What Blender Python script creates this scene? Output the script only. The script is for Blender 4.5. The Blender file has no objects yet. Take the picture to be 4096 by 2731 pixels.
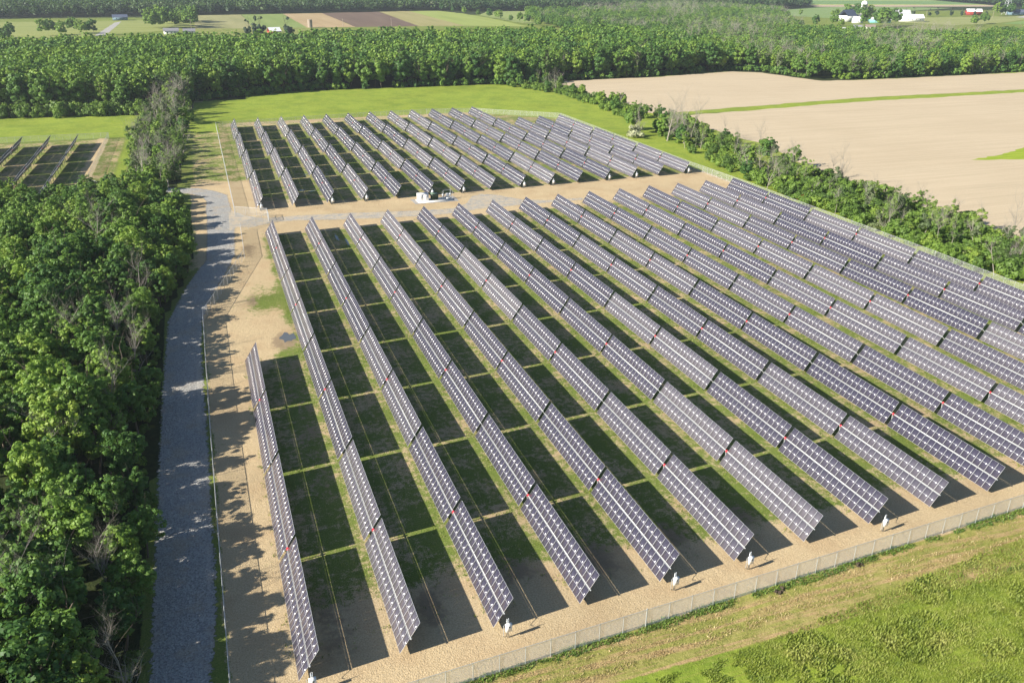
import bpy, bmesh, math, random
import numpy as np
from mathutils import Vector, Matrix
from mathutils.geometry import tessellate_polygon
R = math.radians
rng = np.random.default_rng(7)
random.seed(7)
scene = bpy.context.scene
COL = scene.collection

# ------------------------------------------------------------------ camera
CAM_H, CAM_F, CAM_YAW, CAM_PIT, CAM_ROL = 67.754, 3432.36, 0.346408, 0.413172, 0.010389
def cam_axes():
    cy, sy, cp, sp = math.cos(CAM_YAW), math.sin(CAM_YAW), math.cos(CAM_PIT), math.sin(CAM_PIT)
    f = Vector((sy*cp, cy*cp, -sp)); r = Vector((cy, -sy, 0)); u = r.cross(f)
    cr, sr = math.cos(CAM_ROL), math.sin(CAM_ROL)
    return cr*r + sr*u, -sr*r + cr*u, f
cam_d = bpy.data.cameras.new('camera'); cam = bpy.data.objects.new('camera', cam_d); COL.objects.link(cam)
_r, _u, _f = cam_axes()
cam.matrix_world = Matrix(((_r.x, _u.x, -_f.x, 0), (_r.y, _u.y, -_f.y, 0), (_r.z, _u.z, -_f.z, CAM_H), (0, 0, 0, 1)))
cam_d.sensor_width = 36; cam_d.lens = 36*CAM_F/4096
cam_d.clip_start = 1; cam_d.clip_end = 12000
scene.camera = cam
# ------------------------------------------------------------------ world + sun
SUN_D = Vector((1.78, 0.25, -1.0)).normalized()          # direction the light travels
elev = math.asin(-SUN_D.z); az = math.atan2(-SUN_D.x, -SUN_D.y)   # azimuth clockwise from +Y
w = bpy.data.worlds.new('World'); scene.world = w; w.use_nodes = True
nt = w.node_tree; bgn = nt.nodes['Background']
sky = nt.nodes.new('ShaderNodeTexSky'); sky.sky_type = 'NISHITA'; sky.sun_disc = False
sky.sun_elevation = elev; sky.sun_rotation = az % (2*math.pi); sky.air_density = 1.2; sky.dust_density = 0.3; sky.ozone_density = 3.0
nt.links.new(sky.outputs[0], bgn.inputs[0]); bgn.inputs[1].default_value = 0.055
sl = bpy.data.lights.new('sun', 'SUN'); sl.energy = 5.0; sl.angle = R(0.53); sl.color = (1, 0.93, 0.80)
so = bpy.data.objects.new('sun', sl); COL.objects.link(so)
so.rotation_euler = SUN_D.to_track_quat('-Z', 'Y').to_euler(); so.location = (-80, -20, 120)
scene.view_settings.view_transform = 'Standard'; scene.view_settings.look = 'None'
scene.view_settings.gamma = 1; scene.view_settings.exposure = 1.05
scene.cycles.max_bounces = 6; scene.cycles.transparent_max_bounces = 12
scene.cycles.volume_bounces = 0

# ------------------------------------------------------------------ helpers
def gz(x, y):                                            # the land falls gently north of y = 240
    return -0.01586*min(max(y-240.0, 0.0), 190.0)
def gzv(y): return -0.01586*np.clip(y-240.0, 0, 190.0)

def tag(o, label=None, cat=None, group=None, kind=None):
    if label: o['label'] = label
    if cat: o['category'] = cat
    if group: o['group'] = group
    if kind: o['kind'] = kind
    return o
def link(o, parent=None):
    COL.objects.link(o)
    if parent: o.parent = parent
    return o
def empty(name, loc, rz=0, **kw):
    o = bpy.data.objects.new(name, None); o.location = loc; o.rotation_euler = (0, 0, rz); o.empty_display_size = .5
    COL.objects.link(o); return tag(o, **kw)
def np_mesh(name, V, F, mats, uv=None, mi=None, attrs=None, smooth=False):
    """V (n,3); F (m,k) with constant k"""
    V = np.asarray(V, np.float32); F = np.asarray(F, np.int32)
    me = bpy.data.meshes.new(name); n, k = F.shape
    me.vertices.add(len(V)); me.vertices.foreach_set('co', V.ravel())
    me.loops.add(n*k); me.loops.foreach_set('vertex_index', F.ravel())
    me.polygons.add(n); me.polygons.foreach_set('loop_start', np.arange(n, dtype=np.int32)*k)
    try: me.polygons.foreach_set('loop_total', np.full(n, k, np.int32))
    except Exception: pass
    if mi is not None: me.polygons.foreach_set('material_index', np.asarray(mi, np.int32))
    me.update(calc_edges=True)
    for m in mats: me.materials.append(m)
    if uv is not None:
        l = me.uv_layers.new(name='UVMap'); l.data.foreach_set('uv', np.asarray(uv, np.float32).ravel())
    for an, av in (attrs or {}).items():
        a = me.attributes.new(an, 'FLOAT', 'POINT'); a.data.foreach_set('value', np.asarray(av, np.float32))
    if smooth: me.polygons.foreach_set('use_smooth', np.ones(n, bool))
    me.validate(); return me

class MB:
    """collects boxes / tubes into one quad mesh"""
    def __init__(s): s.V = []; s.F = []; s.M = []; s.n = 0
    def add(s, V, F, m=0):
        s.V.append(np.asarray(V, float)); s.F.append(np.asarray(F, int)+s.n); s.M += [m]*len(F); s.n += len(V)
    def box(s, c, d, rz=0, m=0, ry=0):
        x, y, z = [q/2 for q in d]
        P = np.array([[-x,-y,-z],[x,-y,-z],[x,y,-z],[-x,y,-z],[-x,-y,z],[x,-y,z],[x,y,z],[-x,y,z]], float)
        if ry:
            cc, ss = math.cos(ry), math.sin(ry); P = P@np.array([[cc,0,-ss],[0,1,0],[ss,0,cc]])
        if rz:
            cc, ss = math.cos(rz), math.sin(rz); P = P@np.array([[cc,ss,0],[-ss,cc,0],[0,0,1]])
        s.add(P+np.array(c), [[0,3,2,1],[4,5,6,7],[0,1,5,4],[1,2,6,5],[2,3,7,6],[3,0,4,7]], m)
    def tube(s, a, b, r0, r1=None, n=6, m=0):
        r1 = r0 if r1 is None else r1
        a = np.array(a, float); b = np.array(b, float); d = b-a; L = np.linalg.norm(d)
        if L < 1e-6: return
        d /= L; t = np.array([0,0,1.]) if abs(d[2]) < .9 else np.array([1.,0,0])
        u = np.cross(d, t); u /= np.linalg.norm(u); v = np.cross(d, u)
        an = np.arange(n)*2*math.pi/n; ring = np.outer(np.cos(an), u)+np.outer(np.sin(an), v)
        V = np.vstack([a+ring*r0, b+ring*r1])
        F = [[i, (i+1)%n, n+(i+1)%n, n+i] for i in range(n)]
        s.add(V, F, m)
        if n == 6:
            s.add(V[6:], [[0,1,2,3],[0,3,4,5]], m); s.add(V[:6], [[3,2,1,0],[5,4,3,0]], m)
    def poly(s, pts, m=0): s.add(pts, [[0,1,2,3]] if len(pts) == 4 else [[0,1,2,2]], m)
    def mesh(s, name, mats, smooth=False):
        return np_mesh(name, np.vstack(s.V), np.vstack(s.F), mats, mi=s.M, smooth=smooth)
    def build(s, name, mats, parent=None, **kw):
        if not isinstance(mats, (list, tuple)): mats = [mats]
        o = bpy.data.objects.new(name, s.mesh(name, mats)); link(o, parent); return tag(o, **kw)
def inst(name, me, loc, rz=0, sc=1, parent=None, **kw):
    o = bpy.data.objects.new(name, me); o.location = loc; o.rotation_euler = (0, 0, rz)
    o.scale = (sc, sc, sc) if not isinstance(sc, tuple) else sc
    link(o, parent); return tag(o, **kw)
def in_poly(P, poly):
    P = np.asarray(P, float); poly = np.asarray(poly, float); inside = np.zeros(len(P), bool); n = len(poly)
    for i in range(n):
        a, b = poly[i], poly[(i+1) % n]
        if a[1] == b[1]: continue
        c = ((a[1] > P[:,1]) != (b[1] > P[:,1])) & (P[:,0] < (b[0]-a[0])*(P[:,1]-a[1])/(b[1]-a[1])+a[0])
        inside ^= c
    return inside
def scatter(poly, step, jit=.42, seed=0):
    g = np.random.default_rng(seed); poly = np.asarray(poly, float)
    x0, y0 = poly.min(0); x1, y1 = poly.max(0)
    X, Y = np.meshgrid(np.arange(x0, x1+step, step), np.arange(y0, y1+step, step*.9))
    X[::2] += step/2; P = np.stack([X.ravel(), Y.ravel()], 1)
    P += g.uniform(-jit, jit, P.shape)*step
    return P[in_poly(P, poly)]
# value noise for scattering and zones
_tab = np.random.default_rng(3).random((256, 256))
def vn(x, y, s):
    x = np.asarray(x)/s; y = np.asarray(y)/s; xi = np.floor(x).astype(int); yi = np.floor(y).astype(int)
    fx = x-xi; fy = y-yi; fx = fx*fx*(3-2*fx); fy = fy*fy*(3-2*fy)
    t = lambda i, j: _tab[i % 256, j % 256]
    return (t(xi,yi)*(1-fx)+t(xi+1,yi)*fx)*(1-fy)+(t(xi,yi+1)*(1-fx)+t(xi+1,yi+1)*fx)*fy
def sm(a, b, x):
    t = np.clip((x-a)/(b-a), 0, 1); return t*t*(3-2*t)

# ------------------------------------------------------------------ materials
class NT:
    def __init__(s, name):
        s.m = bpy.data.materials.new(name); s.m.use_nodes = True; s.t = s.m.node_tree; s.b = s.t.nodes['Principled BSDF']
        s.b.inputs['Specular IOR Level'].default_value = .3
    def n(s, ty, **kw):
        k = s.t.nodes.new(ty)
        for a, v in kw.items():
            if a.startswith('i_'):
                key = a[2:]; key = int(key) if key.isdigit() else key.replace('_', ' ')
                if hasattr(v, 'links') or isinstance(v, bpy.types.NodeSocket): s.t.links.new(v, k.inputs[key])
                else: k.inputs[key].default_value = v
            else: setattr(k, a, v)
        return k
    def l(s, a, b): s.t.links.new(a, b)
    def noise(s, scale, detail=3, vec=None, rough=.55):
        k = s.n('ShaderNodeTexNoise', i_Scale=scale, i_Detail=detail, i_Roughness=rough)
        s.l(vec if vec is not None else s.pos(), k.inputs['Vector']); return k.outputs['Fac']
    def pos(s):
        if not hasattr(s, '_p'): s._p = s.n('ShaderNodeNewGeometry').outputs['Position']
        return s._p
    def math(s, op, a, b=0., c=0.):
        k = s.n('ShaderNodeMath', operation=op)
        for i, v in enumerate((a, b, c)):
            if isinstance(v, (int, float)): k.inputs[i].default_value = v
            else: s.l(v, k.inputs[i])
        return k.outputs[0]
    def ss(s, v, a, b):
        k = s.n('ShaderNodeMapRange', interpolation_type='SMOOTHSTEP'); s.l(v, k.inputs[0])
        k.inputs[1].default_value = a; k.inputs[2].default_value = b; return k.outputs[0]
    def mix(s, f, a, b, mode='MIX'):
        k = s.n('ShaderNodeMix', data_type='RGBA', blend_type=mode)
        for key, v in ((0, f), (6, a), (7, b)):
            if isinstance(v, (int, float)): k.inputs[key].default_value = v
            elif isinstance(v, tuple): k.inputs[key].default_value = (*v, 1)
            else: s.l(v, k.inputs[key])
        return k.outputs[2]
    def ramp(s, f, stops):
        k = s.n('ShaderNodeValToRGB'); s.l(f, k.inputs[0]); e = k.color_ramp.elements
        while len(e) < len(stops): e.new(.5)
        for q, (p, c) in zip(e, stops): q.position = p; q.color = (*c, 1)
        return k.outputs[0]
    def attr(s, name): return s.n('ShaderNodeAttribute', attribute_name=name).outputs['Fac']
    def bump(s, h, dist=.05, strength=1):
        k = s.n('ShaderNodeBump', i_Strength=strength, i_Distance=dist); s.l(h, k.inputs['Height']); s.l(k.outputs[0], s.b.inputs['Normal'])
    def base(s, c):
        if isinstance(c, tuple): s.b.inputs['Base Color'].default_value = (*c, 1)
        else: s.l(c, s.b.inputs['Base Color'])
    def scalev(s, v, sx, sy, sz=1, rz=0):
        k = s.n('ShaderNodeMapping'); s.l(v, k.inputs[0]); k.inputs['Scale'].default_value = (sx, sy, sz); k.inputs['Rotation'].default_value = (0, 0, rz); return k.outputs[0]
def plain(name, c, rough=.6, metal=0, noise=.0, spec=.3):
    t = NT(name); t.b.inputs['Roughness'].default_value = rough; t.b.inputs['Metallic'].default_value = metal
    t.b.inputs['Specular IOR Level'].default_value = spec
    if noise:
        n = t.noise(1.7, 4); t.base(t.mix(n, tuple(v*(1-noise) for v in c), tuple(min(1, v*(1+noise)) for v in c)))
    else: t.base(c)
    return t.m

def mat_ground():
    t = NT('site_soil_and_grass'); t.b.inputs['Roughness'].default_value = .95; t.b.inputs['Specular IOR Level'].default_value = .1
    P = t.pos()
    n1 = t.noise(.16, 4); n2 = t.noise(1.1, 5, rough=.65); n3 = t.noise(5.5, 3, rough=.7); n4 = t.noise(.035, 3)
    wig = t.math('ADD', t.math('MULTIPLY', t.math('SUBTRACT', n1, .5), 1.0), t.math('MULTIPLY', t.math('SUBTRACT', n2, .5), 1.1))
    wig = t.math('ADD', wig, t.math('MULTIPLY', t.math('SUBTRACT', n3, .5), .8))
    def w(name, a=.35, b=.65, amp=1.):
        return t.ss(t.math('ADD', t.attr(name), t.math('MULTIPLY', wig, amp)), a, b)
    # site grass
    grass = t.ramp(n3, [(.25, (.065,.11,.02)), (.5, (.15,.20,.042)), (.75, (.29,.31,.085))])
    grass = t.mix(t.ss(n1, .35, .7), grass, t.mix(.5, grass, (.20,.20,.06)))
    straw = t.ramp(n3, [(.22, (.26,.185,.10)), (.45, (.48,.37,.22)), (.62, (.59,.47,.30)), (.8, (.72,.61,.42))])
    straw = t.mix(t.ss(n1, .4, .75), straw, t.mix(.35, straw, (.35,.22,.12)))
    stripe = t.noise(.6, 3, vec=t.scalev(P, .12, 4.0))
    meadow = t.ramp(t.math('ADD', t.math('MULTIPLY', n2, .6), t.math('MULTIPLY', n3, .4)), [(.3, (.14,.20,.025)), (.5, (.25,.32,.04)), (.7, (.38,.42,.09))])
    meadow = t.mix(t.ss(n1, .4, .7), meadow, t.mix(.55, meadow, (.13,.21,.03)))
    meadow = t.mix(t.ss(stripe, .5, .75), meadow, t.mix(.4, meadow, (.30,.26,.08)))
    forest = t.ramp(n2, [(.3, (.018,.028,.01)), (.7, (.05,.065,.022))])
    mown = t.ramp(t.math('ADD', t.math('MULTIPLY', n3, .5), t.math('MULTIPLY', n2, .5)), [(.3, (.12,.14,.03)), (.48, (.27,.27,.07)), (.7, (.46,.40,.15))])
    rows = t.noise(.9, 4, vec=t.scalev(P, .10, 1.3, 1, R(-3.3)))
    mown = t.mix(t.ss(rows, .42, .62), mown, t.ramp(n3, [(.3, (.27,.17,.08)), (.7, (.58,.44,.22))]))
    c = t.mix(w('straw'), grass, straw)
    track = t.ss(t.noise(1.0, 2, vec=t.scalev(P, 1.6, .03)), .58, .66)
    c = t.mix(t.math('MULTIPLY', track, t.math('MULTIPLY', t.attr('tracks'), .7)), c, t.mix(.6, c, (.33,.22,.12)))
    c = t.mix(w('mown', .4, .6, .35), c, mown)
    c = t.mix(w('meadow', .4, .6, .4), c, meadow)
    mud = t.ramp(n2, [(.3, (.24,.18,.11)), (.7, (.34,.26,.17))])
    c = t.mix(w('mud', .4, .65, .8), c, mud)
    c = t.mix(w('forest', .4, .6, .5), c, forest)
    c = t.mix(t.ss(n4, .4, .7), c, t.mix(.86, (0, 0, 0), c))
    t.base(c)
    t.bump(t.math('ADD', t.math('MULTIPLY', n2, .7), t.math('MULTIPLY', n3, .6)), .18)
    return t.m

def mat_gravel(tan=.0):
    t = NT('tan_grey_crushed_stone' if tan else 'blue_grey_crushed_stone'); t.b.inputs['Roughness'].default_value = .9
    v = t.n('ShaderNodeTexVoronoi', i_Scale=5.5); t.l(t.pos(), v.inputs['Vector'])
    n = t.noise(7, 3, rough=.8); n1 = t.noise(.25, 4)
    c = t.ramp(t.math('ADD', t.math('MULTIPLY', v.outputs['Color'], .5), t.math('MULTIPLY', n, .5)), [(.2, (.17,.165,.16)), (.5, (.33,.325,.315)), (.8, (.54,.53,.50))])
    c = t.mix(t.ss(n1, .48, .7), c, t.mix(.4, c, (.44,.34,.22)))
    if tan: c = t.mix(t.ss(t.noise(.5, 5, rough=.7), .35, .62), c, t.mix(.75, c, (.55,.45,.31)))
    rut = t.ss(t.noise(.8, 2, vec=t.scalev(t.pos(), .9, .03)), .55, .7)
    c = t.mix(t.math('MULTIPLY', rut, .35), c, (.47,.44,.40))
    t.base(c); t.bump(t.math('ADD', n, v.outputs['Distance']), .12)
    # ragged, see-through margin so that the stones thin out into the grass
    e = t.attr('edge'); nn = t.noise(1.3, 5, rough=.7)
    al = t.ss(t.math('ADD', e, t.math('MULTIPLY', t.math('SUBTRACT', nn, .5), 1.2)), .35, .5)
    t.l(al, t.b.inputs['Alpha'])
    return t.m
def mat_field(name, dark, mid, light, linesc=(.03, 1.2), rz=0, edge=False, patch=None, fine=2.5):
    t = NT(name); t.b.inputs['Roughness'].default_value = .95; t.b.inputs['Specular IOR Level'].default_value = .1
    n = t.noise(fine, 4, rough=.7); n1 = t.noise(.02, 4); ln = t.noise(1, 3, vec=t.scalev(t.pos(), linesc[0], linesc[1], 1, rz))
    f = t.math('ADD', t.math('MULTIPLY', n, .55), t.math('MULTIPLY', ln, .45))
    c = t.ramp(f, [(.34, dark), (.5, mid), (.68, light)])
    c = t.mix(t.ss(n1, .4, .72), c, t.mix(.4, c, mid if patch is None else patch)); t.base(c)
    t.bump(f, .12)
    return t.m

def mat_leaf(name, stops, scale=.55, trans=.35, shift=.5):
    t = NT(name); t.b.inputs['Roughness'].default_value = .55; t.b.inputs['Specular IOR Level'].default_value = .35
    oi = t.n('ShaderNodeObjectInfo').outputs['Random']
    tint = t.math('FRACT', t.math('ADD', t.attr('tint'), t.math('MULTIPLY', oi, 1.0)))
    n = t.noise(scale, 3); n2 = t.noise(3.2, 2)
    f = t.math('ADD', t.math('ADD', t.math('MULTIPLY', tint, .62), t.math('MULTIPLY', t.math('SUBTRACT', n, .5), .9)), .19)
    f = t.math('ADD', f, t.math('MULTIPLY', t.math('SUBTRACT', n2, .5), .35))
    c = t.ramp(f, stops); t.base(c)
    tr = t.n('ShaderNodeBsdfTranslucent'); t.l(t.mix(.5, c, (.16,.26,.03)), tr.inputs[0])
    mx = t.n('ShaderNodeMixShader'); mx.inputs[0].default_value = trans
    out = t.t.nodes['Material Output']; t.l(t.b.outputs[0], mx.inputs[1]); t.l(tr.outputs[0], mx.inputs[2]); t.l(mx.outputs[0], out.inputs[0])
    return t.m
M_LEAF = mat_leaf('broadleaf_foliage', [(.05, (.045,.115,.032)), (.28, (.080,.18,.036)), (.5, (.135,.25,.042)), (.72, (.20,.33,.048)), (.95, (.30,.40,.06))])
M_HEDGE = mat_leaf('scrub_foliage', [(.05, (.075,.13,.034)), (.35, (.12,.21,.038)), (.65, (.18,.29,.045)), (.9, (.27,.38,.06)), (1, (.31,.38,.10))])
M_GREY = mat_leaf('sparse_grey_green_foliage', [(.1, (.06,.10,.045)), (.5, (.11,.16,.065)), (.9, (.18,.22,.11))], trans=.25)
M_FAR = mat_leaf('distant_foliage', [(.05, (.028,.066,.026)), (.35, (.048,.10,.034)), (.65, (.078,.142,.042)), (.9, (.12,.185,.055)), (1, (.15,.17,.10))], scale=.12)
M_CONIFER = mat_leaf('conifer_needles', [(.1, (.02,.045,.028)), (.5, (.04,.075,.045)), (.9, (.07,.11,.06))], trans=.15)
M_BLOSSOM = mat_leaf('creamy_blossom_foliage', [(.1, (.10,.16,.05)), (.45, (.24,.28,.13)), (.8, (.50,.50,.34))], trans=.2)
M_BARK = plain('bark', (.13,.105,.08), .9, noise=.35)
M_DEAD = plain('dead_silver_wood', (.33,.30,.26), .85, noise=.3)
M_GRASSB = mat_leaf('grass_blades', [(.05, (.07,.12,.02)), (.35, (.15,.22,.03)), (.65, (.27,.33,.05)), (1, (.42,.42,.12))], scale=.35, trans=.35)
M_WEED = mat_leaf('lush_weeds', [(.1, (.05,.11,.018)), (.5, (.11,.20,.03)), (.9, (.22,.32,.05))], scale=.5, trans=.3)
M_HAY = mat_leaf('cut_hay', [(.1, (.26,.19,.08)), (.5, (.42,.33,.15)), (.9, (.58,.48,.26))], scale=.8, trans=.1)
M_GALV = plain('galvanised_steel', (.62,.64,.66), .45, .55, .12)
M_TUBE = plain('torque_tube_steel', (.46,.48,.50), .5, .25, .06)
M_FRAME = plain('module_aluminium_frame', (.78,.79,.80), .4, .2)
M_BACK = plain('module_backsheet', (.16,.16,.17), .6)
M_PILE = plain('steel_pile', (.33,.34,.35), .6, .5, .2)
M_RED = plain('red_drive_paint', (.72,.03,.05), .45)
M_WHITE = plain('white_enamel', (.80,.80,.79), .4, noise=.04)
M_BLACK = plain('black_rubber', (.02,.02,.022), .6)
M_TGREEN = plain('dark_green_transformer_paint', (.025,.050,.028), .45, noise=.2)
M_CONC = plain('pale_concrete', (.66,.64,.60), .85, noise=.08)
M_WOODPOLE = plain('weathered_pole_wood', (.34,.29,.23), .85, noise=.2)
M_RUST = plain('rusty_red_machinery', (.30,.045,.03), .7, noise=.3)

def mat_panel():
    t = NT('solar_cells_under_glass'); b = t.b
    uv = t.n('ShaderNodeUVMap').outputs[0]; sp = t.n('ShaderNodeSeparateXYZ'); t.l(uv, sp.inputs[0])
    u = t.math('FRACT', sp.outputs[0]); v = t.math('FRACT', sp.outputs[1])
    du = t.math('MULTIPLY', t.math('MINIMUM', u, t.math('SUBTRACT', 1, u)), 1.08)      # metres to side edge
    dv = t.math('MULTIPLY', t.math('MINIMUM', v, t.math('SUBTRACT', 1, v)), 1.98)
    dm = t.math('MULTIPLY', t.math('ABSOLUTE', t.math('SUBTRACT', v, .5)), 1.98)
    edge = t.math('MINIMUM', t.math('MINIMUM', du, dv), t.math('ADD', dm, .006))
    white = t.math('LESS_THAN', edge, .023)
    # cells: 6 across, 24 half cells along
    cu = t.math('FRACT', t.math('MULTIPLY', u, 6)); cv = t.math('FRACT', t.math('MULTIPLY', v, 24))
    cl = t.math('MAXIMUM', t.math('GREATER_THAN', t.math('ABSOLUTE', t.math('SUBTRACT', cu, .5)), .475), t.math('GREATER_THAN', t.math('ABSOLUTE', t.math('SUBTRACT', cv, .5)), .455))
    r = t.n('ShaderNodeAttribute', attribute_type='OBJECT', attribute_name='sky_sheen').outputs['Fac']
    ns = t.noise(.35, 2)
    cell = t.mix(r, (.045,.041,.070), (.130,.120,.142))  # lighter cells have the hazy sky's reflection painted into their colour
    cell = t.mix(t.math('MULTIPLY', cl, .55), cell, (.20,.20,.23))
    c = t.mix(white, cell, (.52,.53,.57)); t.base(c)
    b.inputs['Roughness'].default_value = .16; b.inputs['IOR'].default_value = 1.5; b.inputs['Specular IOR Level'].default_value = .5
    t.l(t.math('ADD', .10, t.math('MULTIPLY', ns, .12)), b.inputs['Roughness'])
    b.inputs['Coat Weight'].default_value = 0
    return t.m
M_PANEL = mat_panel()
def mat_mesh(cov, alb):
    t = NT('chain_link_wire')
    uv = t.n('ShaderNodeUVMap').outputs[0]; sp = t.n('ShaderNodeSeparateXYZ'); t.l(uv, sp.inputs[0])
    a = t.math('FRACT', t.math('MULTIPLY', t.math('ADD', sp.outputs[0], sp.outputs[1]), 9.))
    b = t.math('FRACT', t.math('MULTIPLY', t.math('SUBTRACT', sp.outputs[0], sp.outputs[1]), 9.))
    al = t.math('MAXIMUM', t.math('LESS_THAN', a, cov), t.math('LESS_THAN', b, cov))
    t.base((alb,alb*1.02,alb*1.04)); t.b.inputs['Roughness'].default_value = .45; t.b.inputs['Metallic'].default_value = .0
    t.l(al, t.b.inputs['Alpha']); return t.m
M_MESH = mat_mesh(.10, .55); M_MESHLIT = mat_mesh(.21, .86)  # second copy, for the near fence: sun glare painted in as whiter, denser wire
# ------------------------------------------------------------------ ground sheet
NEAR_Y = lambda x: 63.3+.0605*x              # near fence line
YE = lambda x: 69.42+.0421*x                 # near ends of the front block rows
YT = lambda x: 233.56+.0421*x                # far ends
YF = lambda x: 261.5+.0394*x
YFT = lambda x: 425.6+.0394*x
FOREST_NEAR = [(-120,30),(-13,30),(-12.6,75),(-12.6,104),(-12.2,150),(-11.5,181),(-8.5,200),(-6.5,212),(-5.5,235),(-6.5,262),(-9,285),(-17,292),(-46,288),(-120,280)]
HEDGE_C = [(-9,300),(-8,340),(-7,400),(-6,437),(-3,470),(-1.5,516),(-20,512),(-27,431),(-27,347),(-25,301),(-17,296)]
WOODS = [(-420,500),(-92,494),(-26,488),(-8,510),(-1,518),(62,546),(183,545),(191,532),(231,550),(302,556),(376,574),(398,560),(402,532),(408,509),(442,505),(600,512),(1000,500),(1150,640),
         (960,800),(780,735),(690,790),(655,850),(740,1010),(850,1150),(930,1300),(850,1500),(720,1480),(690,1320),(480,1290),(432,1110),(415,1000),(400,790),(100,760),(-150,740),(-420,700)]
def axis(a, b, fine0, fine1, st, coarse):
    L = list(np.arange(fine0, fine1, st))+[fine1]
    q = fine0; s = st
    lo = []
    while q > a: s = min(s*1.5, coarse); q -= s; lo.append(max(q, a))
    q = fine1; s = st; hi = []
    while q < b: s = min(s*1.5, coarse); q += s; hi.append(min(q, b))
    return np.array(sorted(set([round(float(v), 3) for v in lo[::-1]+L+hi])))
gx = axis(-3000, 5000, -60, 200, 1.25, 120); gy = axis(-400, 7000, 40, 470, 1.25, 120)
gy = np.array(sorted(set(list(gy)+[240.0, 430.0])))
GX, GY = np.meshgrid(gx, gy); X = GX.ravel(); Y = GY.ravel()
site = (sm(-4.9,-4.0,X)*(1-sm(169.5,170.5,X))*sm(-.5,.5,Y-NEAR_Y(X)))
straw = np.full(len(X), .12)
arr_f = sm(0, 1, Y-YE(X))*(1-sm(-1, 1, Y-YT(X)))*sm(0, 4, X)
straw = np.where(site > .5, .42, straw)
deep = 3+5*(1-sm(10, 60, X))
near = (1-sm(deep, deep+7, Y-YE(X)))*sm(-.3, .3, Y-NEAR_Y(X))
corr = sm(-3, 0, Y-YT(X))*(1-sm(0, 4+22*(1-sm(20, 45, X)), Y-YF(X)))
left = (1-sm(0, 5, X-2-8*sm(140, 165, Y)))*sm(66, 70, Y)*(1-sm(240, 250, Y))
fl = (1-sm(13, 18, X))*sm(245, 252, Y)*(1-.75*sm(300, 312, Y))
straw = np.maximum(straw, np.maximum.reduce([near*.95, corr*.98, left*.88, fl*.95])*(site > .3))
rightstrip = sm(163, 167, X)*(1-sm(171.5, 172.5, X))*sm(66, 70, Y)*(1-sm(405, 412, Y)); straw = np.maximum(straw, rightstrip*.62)
nstrip = sm(0, 2, Y-YFT(X))*(1-sm(12, 14, Y-YFT(X)))*sm(8, 12, X)*(1-sm(160, 168, X)); straw = np.maximum(straw, nstrip*.6)
out_f = sm(-6.5, -4, X)*(1-sm(5, 8, X))*sm(248, 254, Y); straw = np.maximum(straw, out_f*(.95*(1-sm(300, 312, Y))+.3))
grassy = np.exp(-(((X-9)/5)**2+((Y-182)/9)**2)); straw -= grassy*.6
vergeL = sm(-16, -11, X)*(1-sm(-5, -4, X))*sm(195, 215, Y)*(1-sm(240, 300, Y)); straw = np.maximum(straw, vergeL*.5)
wst = ((X < -30) & (Y < 411) & (Y > 270)); straw = np.where(wst, .42, straw)
straw = np.maximum(straw, sm(-44, -41, X)*(1-sm(-38.5, -37.5, X))*(Y > 290)*(Y < 413)*.75)
tracks = sm(-38, -37, X)*(1-sm(-29, -27, X))*sm(300, 305, Y)*(1-sm(412, 425, Y))+out_f*(Y > 300)*.8
mown = (1-sm(-.4, .2, Y-NEAR_Y(X)))*sm(-20, 0, X)
meadow = sm(-1, 2, Y-(440+0*X))*(X > 5)*1.0
meadow = np.where((X > 130) & (Y > 405-.9*(X-171.0)) & (Y > 400), 1, meadow)
meadow = np.where((X < 8) & (Y > 414), np.where((X < 3) & (X > -30) & (Y < 516), .6, 1.), meadow)
meadow = np.maximum(meadow, sm(-34, -30, X)*(1-sm(-26, -24, X))*(Y > 320)*(Y < 420)*.55)
meadow = np.maximum(meadow, (X > 171)*(X < 230)*(Y > 60)*(Y < 420)*.62)
meadow = np.maximum(meadow, (X > 0)*(X < 240)*(Y > 415)*.0)
meadow = np.maximum(meadow, (Y < 59.6)*(X > 0)*.9)
P2 = np.stack([X, Y], 1)
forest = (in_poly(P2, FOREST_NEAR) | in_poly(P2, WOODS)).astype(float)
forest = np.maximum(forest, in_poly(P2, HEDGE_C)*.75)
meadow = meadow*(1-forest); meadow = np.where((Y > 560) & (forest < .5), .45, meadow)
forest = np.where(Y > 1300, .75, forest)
mud = np.exp(-(((X-10)/3)**2+((Y-160)/5)**2))*.9 + np.exp(-(((X-6.0)/1.6)**2+((Y-184)/7)**2))*.7 + (1-sm(0, 12, X-3))*.0
mud += sm(6, 9, X)*(1-sm(11, 14, X))*sm(96, 104, Y)*(1-sm(150, 160, Y))*.45
for (mx, my, sx_, sy_) in ((7,78,3.5,8),(18,76,3.5,6),(29,80,3.5,6),(40,79,3,6),(51,80,3,6),(62,82,3,6),(8,222,4,10),(20,270,4,16),(31,268,4,10),(42,268,3,6)):
    mud += np.exp(-(((X-mx)/sx_)**2+((Y-my)/sy_)**2))*.62
nx, ny = len(gx), len(gy)
idx = np.arange(nx*ny).reshape(ny, nx)
F = np.stack([idx[:-1,:-1], idx[:-1,1:], idx[1:,1:], idx[1:,:-1]], -1).reshape(-1, 4)
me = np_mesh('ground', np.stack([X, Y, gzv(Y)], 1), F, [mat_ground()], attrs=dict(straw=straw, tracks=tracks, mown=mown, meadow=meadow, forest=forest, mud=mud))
tag(link(bpy.data.objects.new('ground', me)), kind='structure')

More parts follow.
